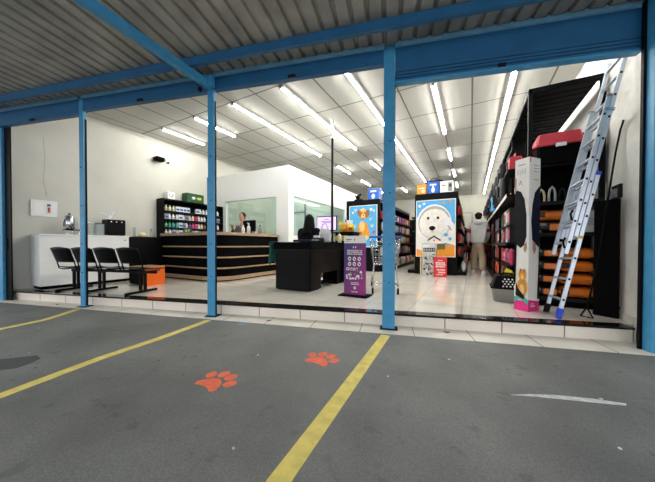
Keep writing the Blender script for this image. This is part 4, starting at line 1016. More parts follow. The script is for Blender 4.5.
# ---- products on gondolas
def pillow(w, h, d, mat, mat2=None):
    mb = MB()
    def fn(u, v):
        a_ = 2*PI*u; e = math.sin(PI*min(1, max(0, v)))**.35 if 0 < v < 1 else .12
        return (d/2*max(.15, e)*math.sin(a_)*(1-.0), w/2*math.copysign(abs(math.cos(a_))**.55, math.cos(a_))*(1-.05*math.sin(PI*v)), h*v)
    mb.grid(fn, 16, 8, mat)
    return mb
pk = {}
for nm in ('pet_food_bag', 'carton_box'):
    t = thing(nm, 'x', 'bag' if nm == 'pet_food_bag' else 'box', (0, 0, -50)); pk[nm] = t
    if nm == 'pet_food_bag':
        pillow(.26, .28, .12, 'p_white').build('bag', t)
        b_ = MB(); b_.ell(0, .16, .075, .06, 'p_grey', 0, 0); b_.poly([(-.09, .05), (.09, .05), (.09, .08), (-.09, .08)], 'p_grey', 0, 0); q = b_.build('label_patch', t)
        q.rotation_euler = (0, 0, PI/2); q.location = (.066, 0, 0)
    else:
        MB().box(-.06, .06, -.11, .11, 0, .24, 'p_white', b=.004).build('carton', t)
        b_ = MB(); b_.poly([(-.08, .05), (.08, .05), (.08, .19), (-.08, .19)], 'p_grey', 0, 0); q = b_.build('label_patch', t); q.rotation_euler = (0, 0, PI/2); q.location = (.0615, 0, 0)
rnd = random.Random(11)
colors = {'g1': ['p_white', 'p_red', 'p_grey', 'p_brown', 'p_white', 'p_pink', 'p_cream', 'p_blue'], 'g2': ['p_red', 'p_grey', 'p_white', 'p_orange', 'p_red', 'p_brown', 'p_black']}
for gk, (t_, gx, gy, txt) in {'g1': (G1, G1X, 8.0, 'golden dog gondola'), 'g2': (G2, G2X, 8.05, 'white dog gondola')}.items():
    for li, zl in enumerate((.10, .52, .90, 1.28, 1.66)):
        n = 12
        for k in range(n):
            cc = rnd.choice(colors[gk]); c2 = rnd.choice(['p_white', 'p_yellow', 'p_black', 'p_pink', 'p_orange'])
            if c2 == cc: c2 = 'p_cream'
            nm = 'pet_food_bag' if (li < 4 or gk == 'g2') and rnd.random() < .8 else 'carton_box'
            lb = '%s %s, %s from the front on the %s shelf of the %s' % (names[cc], 'bag' if nm == 'pet_food_bag' else 'carton', ORD[k], ORD[li], txt)
            y = gy+.32+k*.345; x = gx+.56+(.15 if li == 0 else .02)
            dup(pk[nm], (x, y, zl+.002), rnd.uniform(-.08, .08), lb, 'pet products on the aisle side of the '+txt, {'p_white': cc, 'p_grey': c2})
carton('carton_box', 'wooden coloured crate of packets at the foot of the golden dog gondola side', (G1X+.62, 12.75, 0), .3, .4, .3, 'wood', [('p', [(-.1, .1), (.1, .1), (.1, .2), (-.1, .2)], 'p_blue')])

# ================================================================== MAN WALKING AWAY
t = thing('person', 'man in grey hoodie with maroon arm bands, khaki trousers and dark cap walking away', 'person', (.19, 8.72, 0), 0.0)
J = dict(p=(0, 0, .96, .135, .11), w=(0, .01, 1.12, .13, .10), ch=(0, .03, 1.34, .155, .12), n=(0, .05, 1.50, .06), hd=(0, .07, 1.56, .055),
         ls=(-.19, .03, 1.42, .06), le=(-.25, -.02, 1.15, .046), lw=(-.26, .10, .93, .033), lh=(-.255, .13, .87, .03),
         rs=(.19, .03, 1.42, .06), re=(.245, .02, 1.16, .046), rw=(.22, .20, .99, .033), rh=(.21, .24, .94, .03),
         lk=(-.10, .10, .52, .062), rk=(.10, -.02, .52, .062), la=(-.11, .10, .10, .042), ra=(.11, -.32, .14, .042), lt=(-.12, .23, .045, .035), rt=(.12, -.20, .045, .035))
B = [('p', 'w'), ('w', 'ch'), ('ch', 'n'), ('n', 'hd'), ('ch', 'ls'), ('ls', 'le'), ('le', 'lw'), ('lw', 'lh'), ('ch', 'rs'), ('rs', 're'), ('re', 'rw'), ('rw', 'rh'), ('p', 'lk'), ('p', 'rk'), ('lk', 'la'), ('rk', 'ra'), ('la', 'lt'), ('ra', 'rt')]
fingers(J, B, J['lh'][:3], 'lh', (0, .2, -1), (-1, 0, 0), (0, 1, 0), .6); fingers(J, B, J['rh'][:3], 'rh', (0, .4, -1), (1, 0, 0), (0, 1, 0), .6)
o = body(t, J, B); with_head(o, (0, .08, 1.64), PI-.15)
JC = {k: (v[0], v[1], v[2], v[3]*1.35, (v[4] if len(v) > 4 else v[3])*1.32) for k, v in J.items() if k in ('w', 'ch', 'ls', 'le', 'lw', 'rs', 're', 'rw')}
JC['p'] = (0, 0, .88, .20, .17); JC['n'] = (0, .03, 1.47, .12); JC['w'] = (0, .01, 1.12, .215, .165); JC['ch'] = (0, .03, 1.32, .225, .165)
CB = [('p', 'w'), ('w', 'ch'), ('ch', 'n'), ('ch', 'ls'), ('ls', 'le'), ('le', 'lw'), ('ch', 'rs'), ('rs', 're'), ('re', 'rw')]
skin('hoodie', JC, CB, 'hoodie_grey', t)
for s, e_ in (('ls', 'le'), ('rs', 're')):
    a_, b2 = Vector(J[s][:3]), Vector(J[e_][:3]); MB().cyl(a_.lerp(b2, .52), a_.lerp(b2, .86), .088, .078, 'maroon', 16).build('sleeve_band', t)
hd_ = MB(); hd_.ball((0, -.05, 1.47), .13, .09, .09, 'hoodie_grey'); hd_.build('hood', t)
JT = dict(p=(0, 0, .93, .165, .14), b=(0, 0, 1.06, .14, .12), lk=(-.10, .10, .52, .10), rk=(.10, -.02, .52, .10), la=(-.11, .10, .10, .085), ra=(.11, -.30, .14, .085))
skin('trousers', JT, [('p', 'b'), ('p', 'lk'), ('p', 'rk'), ('lk', 'la'), ('rk', 'ra')], 'khaki', t)
for nm, x, y, tip in (('shoe', -.12, .15, 0), ('shoe', .12, -.26, 0)):
    s_ = MB(); s_.ball((x, y, .05), .052, .14, .05, 'shoe_white', 14, 8); s_.box(x-.05, x+.05, y-.13, y+.13, .0, .028, 'shoe_white', b=.01); s_.ball((x, y-.07, .08), .05, .06, .05, 'shoe_white'); s_.build(nm, t)
head(t, (0, .08, 1.64), PI-.15, 'hair_brown', face=False)
cp_ = MB(); cp_.ball((0, .08, 1.70), .098, .112, .075, 'cloth_dark'); cp_.ball((.02, .18, 1.685), .075, .07, .012, 'cloth_dark'); cp_.build('cap', t)

# ================================================================== RIGHT RACK
RX0, RX1, RY = .70, 1.50, 4.66
t = thing('storage_rack', 'tall black storage rack running along the right wall', 'rack', (0, 0, 0))
RT = 3.02; RL = 15.5
f_ = MB(); f_.box(RX0, RX0+.05, RY, RY+.06, 0, RT, 'black_metal', b=.004); f_.build('front_post', t)
f_ = MB(); f_.box(RX1-.05, RX1, RY, RY+.06, 0, RT, 'black_metal', b=.004); f_.build('rear_post', t)
MB().box(RX0, RX1, RY, RY+.05, RT-.06, RT+.01, 'black_metal', b=.004).build('top_beam', t)
for y in (6.4, 7.9, 9.4, 10.9, 12.4, 13.9, 15.45):
    MB().box(RX0, RX0+.05, y, y+.05, 0, RT, 'black_metal').build('front_post', t)
MB().box(RX0, RX0+.05, RY+.06, RL, RT-.06, RT, 'black_metal').build('long_beam', t)
tp = MB()
y = RY+.1
while y < RL: tp.box(RX0+.05, RX1-.05, y, y+.14, RT-.02, RT+.01, 'black_metal'); tp.box(RX0+.05, RX1-.05, y+.14, y+.16, RT+.0, RT+.012, 'charcoal'); y += .16
tp.build('slatted_top', t)
MB().box(RX1-.25, RX1-.22, 5.14, RL, .0, 2.45, 'black_matte').build('back_panel', t)
for zl, x0 in ((1.65, .50), (.88, .50)):
    MB().box(x0, RX1-.25, 5.14, RL, zl-.03, zl, 'black_metal').build('shelf_board', t)
    if zl > 1: lab(MB().box(x0-.006, x0, 5.14, RL, zl-.05, zl+.01, 'poster_white').build('price_rail', t), 'white price rail')
    else: MB().box(x0-.006, x0, 5.14, RL, zl-.05, zl+.01, 'charcoal').build('price_rail', t)
MB().box(.50, RX1-.25, 5.14, RL, 0, .12, 'black_metal', b=.004).build('base_shelf', t)
MB().box(.49, .50, 5.14, RL, .0, .14, 'charcoal').build('price_rail', t)
MB().box(.62, .66, 5.6, RL, 2.50, 2.54, 'black_metal').build('hanging_rail', t)
for y in (6.4, 7.9, 9.4, 10.9, 12.4, 13.9): MB().box(.50, .54, y-.015, y+.015, .1, 1.62, 'black_metal').build('divider', t)
MB().box(RX0+.03, RX1-.02, 5.10, 5.13, .1, 2.45, 'black_matte').build('end_back_panel', t)
# end bay facing the street
for zl in (.12, 1.00, 1.43): 
    q = MB(); q.box(RX0+.05, RX1-.01, RY+.0, 5.10, zl-.03, zl, 'black_metal'); q.box(RX0+.05, RX1-.01, RY-.006, RY, zl-.04, zl+.01, 'charcoal'); q.build('shelf_board', t)
MB().box(RX0+.05, RX1-.01, RY, 5.10, 1.915, 1.945, 'black_metal').build('shelf_board', t)
MB().box(RX0+.05, RX1-.01, RY+.02, 5.10, 0, .09, 'black_matte').build('base_box', t)

# crate / carrier with red lid
c = thing('pet_carrier', 'big pet carrier with red lid and black tray on top shelf of the rack end', 'pet carrier', (1.03, 4.80, 1.945))
def crate(mb, x0, x1, y0, y1, z0, z1, f0, f1, mat):   # tapered box
    cx, cy = (x0+x1)/2, (y0+y1)/2; hx, hy = (x1-x0)/2, (y1-y0)/2
    vs = []
    for z_, f in ((z0, f0), (z1, f1)):
        for (sx_, sy_) in ((-1, -.8), (-.9, -1), (.9, -1), (1, -.8), (1, .8), (.9, 1), (-.9, 1), (-1, .8)): vs.append((cx+sx_*hx*f, cy+sy_*hy*f, z_))
    return mb.add(vs, [list(range(8))[::-1], list(range(8, 16))]+[(i, (i+1) % 8, (i+1) % 8+8, i+8) for i in range(8)], mat)
crate(MB(), -.24, .24, -.22, .22, 0, .235, .90, 1.0, 'black_matte').build('tray', c)
b_ = crate(MB(), -.255, .255, -.235, .235, .25, .40, 1.0, .88, 'red'); crate(b_, -.275, .275, -.25, .25, .228, .255, 1, 1, 'red'); b_.build('lid', c, bevel=.004)
MB().box(-.05, .06, -.262, -.235, .20, .245, 'white_gloss', b=.004).build('latch', c)
MB().box(-.13, .13, -.03, .03, .40, .425, 'red', b=.01).build('handle', c)
c = thing('pet_carrier', 'small red carrier on the upper side of the rack behind the tall banner', 'pet carrier', (.62, 5.30, 2.03))
crate(MB(), -.10, .10, -.16, .16, 0, .22, 1.0, .85, 'red').build('shell', c, bevel=.004); MB().box(-.105, -.093, -.09, .09, .04, .16, 'charcoal', b=.003).build('door', c); MB().tube([(0, -.08, .215), (0, -.05, .28), (0, .05, .28), (0, .08, .215)], .012, 'red').build('handle', c)
MB().box(.50, .75, 5.06, 5.58, 2.0, 2.03, 'black_metal').build('shelf_board', t)

# arched stands on the shelf
for i, (x, m_, lb) in enumerate([(.90, 'cream', 'cream arched grooming stand at the left of the rack end shelf'), (1.02, 'silver_bag', 'silver arched stand beside the cream one on the rack end shelf'), (1.13, 'charcoal', 'dark arched stand third from the left on the rack end shelf'), (1.22, 'charcoal', 'dark arched stand fourth from the left on the rack end shelf')]):
    c = thing('arched_stand', lb, 'stand', (x-.02, 4.80, 1.43), 0, None)
    h = .20 if i != 1 else .23
    b_ = MB(); b_.tube([(-.035, 0, 0), (-.035, 0, h*.55), (-.022, 0, h*.85), (0, 0, h), (.022, 0, h*.85), (.035, 0, h*.55), (.035, 0, 0)], .015, m_, 8); b_.build('arch', c)
    MB().box(-.045, .045, -.04, .04, 0, .012, m_, b=.003).build('foot', c)
# orange bag hanging + cone
def foodbag(L_, W_, H_, mat='food_orange'):
    mb = MB()
    def fn(u, v):
        a_ = 2*PI*v; t_ = abs(2*u-1); e = (1-t_**4)**.5*.92+.08
        pinch = 1.0 if t_ < .7 else 1-.22*(t_-.7)/.3+.28*max(0, (t_-.9)/.1)
        return ((u-.5)*L_, W_/2*pinch*math.copysign(abs(math.cos(a_))**.7, math.cos(a_)), H_/2+H_/2*e*math.copysign(abs(math.sin(a_))**.8, math.sin(a_))*(1+.05*math.sin(9*u)))
    mb.grid(fn, 18, 16, mat); return mb
fbp = thing('pet_food_bag', 'x', 'bag', (0, 0, 0)); foodbag(.40, .30, .15).build('bag', fbp)
b_ = MB(); b_.box(-.17, -.08, -.155, .1, .05, .12, 'p_black', b=.01); b_.build('label_patch', fbp)
fbk = thing('pet_food_bag', 'x', 'bag', (0, 0, 0)); foodbag(.30, .30, .145, 'p_black').build('bag', fbk)
b_ = MB(); b_.box(-.02, .13, -.158, .08, .03, .11, 'food_orange', b=.012); b_.box(-.12, -.05, -.154, -.1, .09, .12, 'p_grey', b=.004); b_.build('label_patch', fbk)
for lv in range(4):
    lvl = ['lowest', 'second', 'third', 'topmost'][lv]
    dup(fbp, (1.26, 4.84, .122+lv*.178), random.uniform(-.06, .06), lvl+' orange pet food bag in the pile right of the ladder rails', 'orange pet food bags on the rack end')
    dup(fbk, (.92, 4.84, .122+lv*.178), random.uniform(-.06, .06), lvl+' black and orange pet food bag in the left pile', 'black pet food bags on the rack end')
for q_ in (fbp, fbk):
    if q_ is fbp:
        q_.location = (.99, 4.84, 1.18); q_['label'] = 'orange food bag lying on the middle shelf of the rack end'; q_['group'] = 'bags on the middle shelf of the rack end'
    else:
        q_.location = (.98, 4.84, 1.002); q_['label'] = 'dark food bag lying under the orange one on the middle shelf of the rack end'; q_['group'] = 'bags on the middle shelf of the rack end'; q_.scale = (1.2, 1, 1.2)
c = thing('cream_cone', 'cream cone shaped item at the left end of the middle rack end shelf', 'cone', (.82, 4.76, 1.002)); MB().lathe([(.075, 0), (.06, .07), (.02, .15), (.012, .17)], (0, 0, 0), 'cream', 14).build('cone', c); MB().ball((0, 0, .18), .02, .02, .02, 'wood').build('tip', c)  # plain cream cone with a ball tip, not a lamp
c = thing('white_stand_in', 'white stand-in for the wall seen behind the ladder at the rack end', 'box', (1.38, 4.83, 1.002)); MB().box(-.09, .09, -.1, .1, 0, .30, 'poster_white', b=.004).build('box', c); MB().box(-.05, .05, -.101, -.1, .1, .2, 'sign_grey').build('label_patch', c)  # added white box, stands for the bare wall showing past the rack

# hanging bags along the rack side
hb = thing('hanging_bag', 'x', 'bag', (0, 0, 0))
b_ = MB(); b_.grid(lambda u, v: (.09*math.sin(2*PI*u)*(1-.25*v), .17*math.copysign(abs(math.cos(2*PI*u))**.5, math.cos(2*PI*u))*(1-.1*v), -.52+.40*v-(.0)), 16, 6, 'p_grey'); b_.box(-.06, .06, -.14, .14, -.13, -.115, 'p_grey', b=.004); b_.box(-.07, .07, -.14, .14, -.525, -.51, 'p_grey', b=.004); b_.build('pouch', hb)
MB().tube([(0, -.08, -.13), (0, -.03, -.02), (0, 0, .01), (0, .03, -.02), (0, .08, -.13)], .010, 'black_matte', 6).build('strap', hb)
MB().box(-.10, -.075, -.11, .11, -.46, -.26, 'charcoal', b=.01).build('front_pocket', hb)
hc = ['charcoal', 'p_black', 'p_grey', 'p_black', 'charcoal', 'p_grey', 'p_black', 'royal_blue', 'p_black', 'charcoal', 'p_red', 'p_black', 'p_grey', 'royal_blue']
hcn = {'charcoal': 'charcoal', 'p_black': 'black', 'p_grey': 'grey', 'royal_blue': 'blue', 'p_red': 'red', 'sky_blue': 'bright blue'}
for k, cc in enumerate(hc):
    lb = '%s bag hanging from the top rail of the right rack, %s from the street' % (hcn[cc], ORD[k])
    dup(hb, (.55-.0*(k % 2), 6.25+k*.52, 2.50+.05*math.sin(k*2)), 0, lb, 'bags hanging on the right rack', {'p_grey': cc})
for k, (cc, y, z_) in enumerate([('p_black', 6.0, 2.19), ('charcoal', 7.1, 2.21), ('sky_blue', 8.3, 2.25), ('p_black', 9.2, 2.20)]):
    dup(hb, (.53, y, z_), 0, '%s bag hanging in the lower row of the right rack, %s from the street' % (hcn[cc], ORD[k]), 'bags hanging on the right rack', {'p_grey': cc, 'p_black': cc})
for ch in list(hb.children): bpy.data.objects.remove(ch)
bpy.data.objects.remove(hb)
# packages on the two shelves and base of the rack side
rk = random.Random(5)
def shelfrow(zl, cols, shape, n, y0, dy, what, where, hs=1.0):
    for k in range(n):
        cc = cols[k % len(cols)] if k < len(cols) else rk.choice(cols); c2 = rk.choice(['p_white', 'p_black', 'p_pink', 'p_green'])
        if c2 == cc: c2 = 'p_grey'
        o_ = dup(pk[shape], (.60, y0+k*dy, zl+.002), rk.uniform(PI-.1, PI+.1), '%s %s, %s from the street on the %s' % (names[cc], what, ORD[k], where), 'goods on the right rack side', {'p_white': cc, 'p_grey': c2})
        o_.scale = (.8, .8, hs)
shelfrow(1.16, ['p_black', 'p_green', 'p_white', 'p_pink', 'p_black', 'p_white', 'p_grey', 'p_purple', 'p_black'], 'carton_box', 18, 5.36, .26, 'carton', 'upper shelf of the right rack', 1.2)
shelfrow(.88, ['p_black', 'p_white', 'p_pink', 'p_black', 'p_white', 'p_grey', 'p_purple', 'p_black', 'p_red'], 'carton_box', 18, 5.36, .26, 'carton', 'middle shelf of the right rack', 1.1)
shelfrow(.50, ['p_pink', 'p_black', 'p_pink', 'p_black', 'p_red', 'p_red', 'p_black', 'p_red', 'p_brown'], 'pet_food_bag', 16, 5.36, .29, 'bag', 'low shelf of the right rack', 1.0)
shelfrow(.12, ['p_yellow', 'p_yellow', 'p_yellow', 'p_black', 'p_red', 'p_black', 'p_red', 'p_orange', 'p_red'], 'pet_food_bag', 16, 5.36, .29, 'bag', 'bottom shelf of the right rack', 1.05)
for zl in (.50, 1.16): MB().box(.51, RX1-.25, 5.15, RL, zl-.015, zl, 'black_metal').build('shelf_board', t)
for q_ in pk.values():
    for ch in list(q_.children): bpy.data.objects.remove(ch)
    bpy.data.objects.remove(q_)

# back wall goods: dark shelf with red and grey goods
c = thing('display_shelf', 'dark low shelf of red and grey goods on the back wall beyond the man', 'shelf', (-.1, YB-.45, 0))
MB().box(-1.2, 1.0, .38, .42, 0, 1.75, 'black_matte').build('back_panel', c)
for z_ in (.1, .55, 1.0, 1.45): MB().box(-1.2, 1.0, 0, .38, z_-.03, z_, 'black_metal').build('shelf_board', c)
for x in (-1.2, -.1, 1.0): MB().box(x-.02, x+.02, 0, .4, 0, 1.75, 'black_metal').build('upright', c)
k = 0
for z_ in (.1, .55, 1.0):
    for i in range(6):
        cc = ['p_red', 'p_grey', 'p_white', 'p_red', 'p_black', 'p_pink'][(i+k) % 6]
        o_ = MB().box(-.13, .13, -.1, .1, 0, .30, cc, b=.01); q = tag(o_.build('carton_box'), '%s carton, %s from left on level %s of the back wall shelf' % (names[cc], ORD[i], ORD[k]), 'box', 'goods on the back wall shelf', loc=(-.95+i*.34+(.0), YB-.29, z_+.002))
    k += 1
c = thing('framed_sign', 'thin white framed sign high on the back wall', 'sign', (-.1, YB-.02, 2.1))
b_ = MB(); b_.tube([(-.75, 0, 0), (-.75, 0, .55), (.15, 0, .55), (.15, 0, 0)], .02, 'p_grey', 6); b_.build('frame', c)
c = thing('framed_sign', 'small pale poster on the back wall left of the white dog gondola', 'sign', (-3.05, YB-.01, 2.5)); MB().box(-.35, .35, -.02, 0, 0, .8, 'sign_grey', b=.004).build('sheet', c); MB().box(-.2, .2, -.022, -.02, .15, .5, 'p_cream').build('picture', c)

# ================================================================== CARRIER ON THE FLOOR
c = thing('pet_carrier', 'low grey pet carrier with black and white lattice top on the floor', 'pet carrier', (.485, 4.87, 0), -.02)
crate(MB(), -.205, .205, -.24, .24, 0.0, .20, .86, 1.0, 'grey_plastic').build('tray', c, bevel=.008)
crate(MB(), -.215, .215, -.255, .255, .195, .215, 1, 1, 'black_matte').build('rim', c)
crate(MB(), -.20, .20, -.235, .235, .215, .38, 1.0, .76, 'black_satin').build('hood', c, bevel=.008)
p = MB()
for r_ in range(4):
    for k in range(6):
        x = -.06+k*.045+(.0225 if r_ % 2 else 0); z_ = .235+r_*.034
        sl = (z_-.215)/.165*.056
        p.add([(x-.014, -.239+sl, z_), (x, -.239+sl-.001, z_-.014), (x+.014, -.239+sl, z_), (x, -.239+sl+.004, z_+.014)], [(0, 1, 2, 3)], 'poster_white')
p.build('lattice', c)
MB().tube([(-.08, 0, .375), (-.05, 0, .41), (.05, 0, .41), (.08, 0, .375)], .012, 'black_matte').build('handle', c)

# ================================================================== TALL CARDBOARD BANNER
c = thing('cardboard_banner', 'tall white cardboard column printed with dark coats, a cat and pink foot', 'banner', (0, 0, 0))
A_, Bv, Cv, D_ = Vector((.505, 4.24)), Vector((.635, 4.12)), Vector((.775, 4.29)), Vector((.66, 4.43))
HB = 1.94
MB().prism([tuple(A_), tuple(Bv), tuple(Cv), tuple(D_)], 0, HB, 'poster_white').build('column', c)
def face(P, Q, shapes, name):
    p = MB(); d = (Q-P); n = Vector((d.y, -d.x)).normalized(); k = 0
    for pts, m_ in shapes:
        k += 1
        vs = [(*(P+d*s_+n*(.0009*k)), z_) for s_, z_ in pts]
        p.add(vs, [list(range(len(vs)))], m_)
    return p.build(name, c)
def el(cx, cz, rs, rz_, n=16): return [(cx+rs*math.cos(2*PI*i/n), cz+rz_*math.sin(2*PI*i/n)) for i in range(n)]
left = [([(0, 0), (1, 0), (1, .13), (0, .13)], 'pink'), ([(0, .10), (.4, .145), (1, .09), (1, .15), (.5, .20), (0, .17)], 'teal'),
        ([(0.0, .88), (.10, .86), (.45, .80), (.70, .84), (.86, .95), (.84, 1.22), (.70, 1.42), (.45, 1.52), (.12, 1.55), (0, 1.50)], 'charcoal'),
        ([(.70, .84), (.86, .88), (.90, .80), (.78, .74), (.66, .78)], 'skin'), ([(0, .30), (.12, .35), (.18, .86), (0, .88)], 'cloth_dark'),
        ([(0, 1.50), (.1, 1.56), (.12, 1.70), (0, 1.72)], 'skin'),
        (el(.60, .30, .36, .12), 'fur_gold'), (el(.60, .46, .27, .075), 'fur_gold'), (el(.48, .51, .06, .03), 'fur_brown'), (el(.76, .51, .06, .03), 'fur_brown'), (el(.62, .43, .10, .03), 'fur_cream'), (el(.60, .27, .16, .07), 'fur_cream'),
        ([(.15, .19), (.75, .15), (.80, .19), (.35, .28), (.18, .36)], 'hair_brown')]
for k in range(6): left.append(([(.18+.12*k, 1.74), (.21+.12*k, 1.74), (.23+.12*k, 1.80+.02*(k % 2)), (.20+.12*k, 1.80)], 'p_grey'))
left += [([(.35, 1.60), (.40, 1.60), (.48, 1.66), (.44, 1.66)], 'p_grey'), ([(.52, 1.60), (.56, 1.60), (.50, 1.66), (.47, 1.66)], 'p_grey'), ([(.3, 1.85), (.8, 1.85), (.8, 1.86), (.3, 1.86)], 'p_grey')]
face(A_, Bv, left, 'printed_front')
right = [([(0, 0), (1, 0), (1, .12), (0, .15)], 'pink'), ([(.55, .86), (.98, .80), (1, 1.60), (.78, 1.56), (.50, 1.50), (.30, 1.35), (.20, 1.15), (.30, .90)], 'navy'),
         ([(.35, .90), (.60, .86), (.66, .78), (.5, .72), (.35, .78)], 'skin'), ([(.80, .15), (1, .15), (1, .80), (.92, .80)], 'hair_brown'),
         ([(.2, .06), (.6, .06), (.6, .075), (.2, .075)], 'poster_white'), ([(.2, .09), (.5, .09), (.5, .10), (.2, .10)], 'poster_white'), ([(0, 1.86), (.12, 1.90), (.1, HB), (0, HB)], 'pink')]
for z_ in (1.84, 1.80, 1.76, 1.66): right.append(([(.35, z_), (.85, z_), (.85, z_+.008), (.35, z_+.008)], 'p_grey'))
face(Bv, Cv, right, 'printed_side')

# ================================================================== LADDER
t = thing('extension_ladder', 'tall aluminium extension ladder leaning against the right wall', 'ladder', (.87, 3.87, 0))
Rv = Vector((.635, .21, 2.92)); Wv = Vector((-.03, .38, 0.0)); d = Rv.normalized(); LEN = Rv.length
w = (Wv-d*Wv.dot(d)).normalized(); n = d.cross(w).normalized()
if n.x < 0: n = -n                         # towards the wall side
WW = .38
def lad_M(off): return Matrix(((w.x, n.x, d.x, n.x*off), (w.y, n.y, d.y, n.y*off), (w.z, n.z, d.z, n.z*off), (0, 0, 0, 1)))
def section(off, s0, s1, ex0, ex1, inset=0):
    M_ = lad_M(off)
    for x, e_ in ((inset, ex0), (WW-inset, ex1)):
        r_ = MB(); r_.box(x-.012, x+.012, -.020, .020, s0, s1+e_, 'aluminium', M_, .003)
        s_ = s0+.14
        while s_ < s1: r_.box(x-.0135, x+.0135, -.010, .010, s_-.012, s_+.012, 'dark_rail', M_); s_ += .24
        r_.build('rail', t)
    s_ = s0+.14
    while s_ < s1:
        MB().box(inset, WW-inset, -.015, .015, s_-.012, s_+.012, 'aluminium', M_, .003).build('rung', t); s_ += .24
section(0.0, .09, 1.66, 0, 0)
section(-.042, .95, 3.12, .0, .0, .004)
section(-.084, .74, 2.52, 0, 0, .008)
for x in (0, WW):
    MB().box(x-.02, x+.02, -.028, .028, 0.012, .13, 'plastic_blue' if x == 0 else 'dark_rail', lad_M(0), .006).build('foot', t)
    MB().box(x-.016, x+.016, -.024, .024, 1.65, 1.69, 'plastic_blue', lad_M(0), .004).build('end_cap', t)
    MB().box(x-.018, x+.018, -.026, .026, 2.51, 2.54, 'p_grey', lad_M(-.084), .006).build('end_cap', t)
    MB().box(x-.02, x+.02, -.03, .05, 2.36, 2.39, 'chrome', lad_M(-.06), .004).build('clamp', t)
for s_ in (.80, 1.12):
    MB().tube([lad_M(-.09) @ Vector((0.0, -.02, s_)), lad_M(-.09) @ Vector((.0, -.05, s_+.07)), lad_M(-.09) @ Vector((.03, -.03, s_+.12))], .010, 'black_matte', 8).build('rung_hook', t)
b_ = MB(); b_.ball((0, 0, 0), .022, .022, .022, 'yellow'); q = b_.build('safety_sticker', t); q.matrix_local = lad_M(0) @ Matrix.Translation((-.008, -.0, .95)) @ Matrix.Scale(.35, 4, (1, 0, 0))

# black board, hook rod, bracket
c = thing('leaning_board', 'tall matt black panel standing on the floor against the right wall', 'board', (1.405, 4.31, 0), math.atan2(-.13, .15))
MB().box(-.11, .11, -.02, .02, 0, 1.37, 'black_matte', b=.004).build('panel', c); MB().box(-.11, .11, .02, .035, .1, .14, 'black_metal').build('batten', c)
c = thing('metal_bracket', 'grey notched bracket on the right wall above the black panel', 'bracket', (WR, 4.40, 1.42))
b_ = MB(); b_.box(-.03, 0, -.1, .1, -.03, .13, 'charcoal', b=.004); b_.build('plate', c)
for y in (-.06, 0, .06): MB().box(-.06, -.03, y-.008, y+.008, -.02, .08, 'p_grey', b=.003).build('prong', c)
c = thing('shutter_hook_rod', 'long thin black hook rod leaning on the right wall beside the ladder', 'rod', (1.19, 4.14, 0))
pt = [Vector((0, 0, .10)), Vector((.10, .06, .60)), Vector((.19, .10, 1.30)), Vector((.265, .13, 1.9)), Vector((.305, .14, 2.16)), Vector((.315, .12, 2.22)), Vector((.305, .08, 2.24)), Vector((.29, .03, 2.22))]
MB().tube(pt, .0095, 'black_metal', 8).build('rod', c)
MB().tube([(0, 0, .12), (-.045, .035, .006), (.045, -.035, .006), (0, 0, .12)], .009, 'black_metal', 6).build('handle_loop', c)

# ================================================================== MARKS ON THE GROUND
GT = GZ-.004
def flat(name, label, cat, polys, mat, h=.0025, group=None):
    mb = MB()
    for P in polys: mb.prism(P, GT-.001, GT+h, mat)
    return tag(mb.build(name), label, cat, group)
def band(pts, w):
    L_, R_ = [], []
    for i, p in enumerate(pts):
        p = Vector(p); a_ = Vector(pts[max(0, i-1)]); b2 = Vector(pts[min(len(pts)-1, i+1)]); dd = (b2-a_).normalized(); nn = Vector((-dd.y, dd.x))
        L_.append(tuple(p+nn*w/2)); R_.append(tuple(p-nn*w/2))
    return R_+L_[::-1]
flat('parking_line', 'yellow ground line ending at the wide blue post', 'line', [band([(-.58, .2), (-.705, .87), (-.82, 2.88)], .098)], 'line_yellow')
flat('parking_line', 'yellow ground line ending at the second blue post from the left', 'line', [band([(-2.60, .1), (-2.72, .51), (-2.85, 1.10), (-2.90, 1.60), (-2.95, 1.90), (-3.03, 2.33)], .088)], 'line_yellow')
flat('parking_line', 'yellow ground line curving towards the slim post at the far left', 'line', [band([(-4.75, .5), (-4.86, .92), (-4.90, 1.12), (-4.95, 1.32), (-5.10, 1.52), (-5.30, 1.76)], .09)], 'line_yellow')
def pawmark(cx, cy, s, rz, label):
    polys = []
    def tr(x, y): return (cx+s*(x*math.cos(rz)-y*math.sin(rz)), cy+s*(x*math.sin(rz)+y*math.cos(rz)))
    pad = [(-.10, -.10), (-.05, -.08), (0, -.072), (.05, -.08), (.10, -.10), (.125, -.06), (.09, .0), (.05, .045), (0, .06), (-.05, .045), (-.09, .0), (-.125, -.06)]
    polys.append([tr(*p) for p in pad])
    for (x, y, rx, ry, a_) in ((-.125, .065, .042, .055, .5), (-.045, .13, .042, .058, .12), (.05, .13, .042, .058, -.12), (.13, .06, .042, .055, -.5)):
        polys.append([tr(x+rx*math.cos(k*PI/8)*math.cos(a_)-ry*math.sin(k*PI/8)*math.sin(a_), y+rx*math.cos(k*PI/8)*math.sin(a_)+ry*math.sin(k*PI/8)*math.cos(a_)) for k in range(16)])
    flat('paw_print', label, 'paw print', polys, 'paw_orange')
pawmark(-1.635, 1.295, .90, -.10, 'painted orange paw print nearer the camera, left of the other one')
pawmark(-1.145, 1.985, .90, -.05, 'painted orange paw print farther back, beside the yellow line')
flat('oil_stain', 'dark wet stain on the asphalt at the left edge', 'stain', [[(-3.70, .60), (-3.6, .66), (-3.42, .86), (-3.30, .85), (-3.24, .78), (-3.22, .68), (-3.30, .60), (-3.4, .52), (-3.6, .50)]], 'asphalt_wet', .001)
flat('paint_spot', 'small pale blue paint spot at the edge of the tiled apron', 'paint spot', [[(-2.56, 2.375), (-2.50, 2.38), (-2.46, 2.46), (-2.42, 2.50), (-2.50, 2.46), (-2.58, 2.44)]], 'paint_cyan', .001)
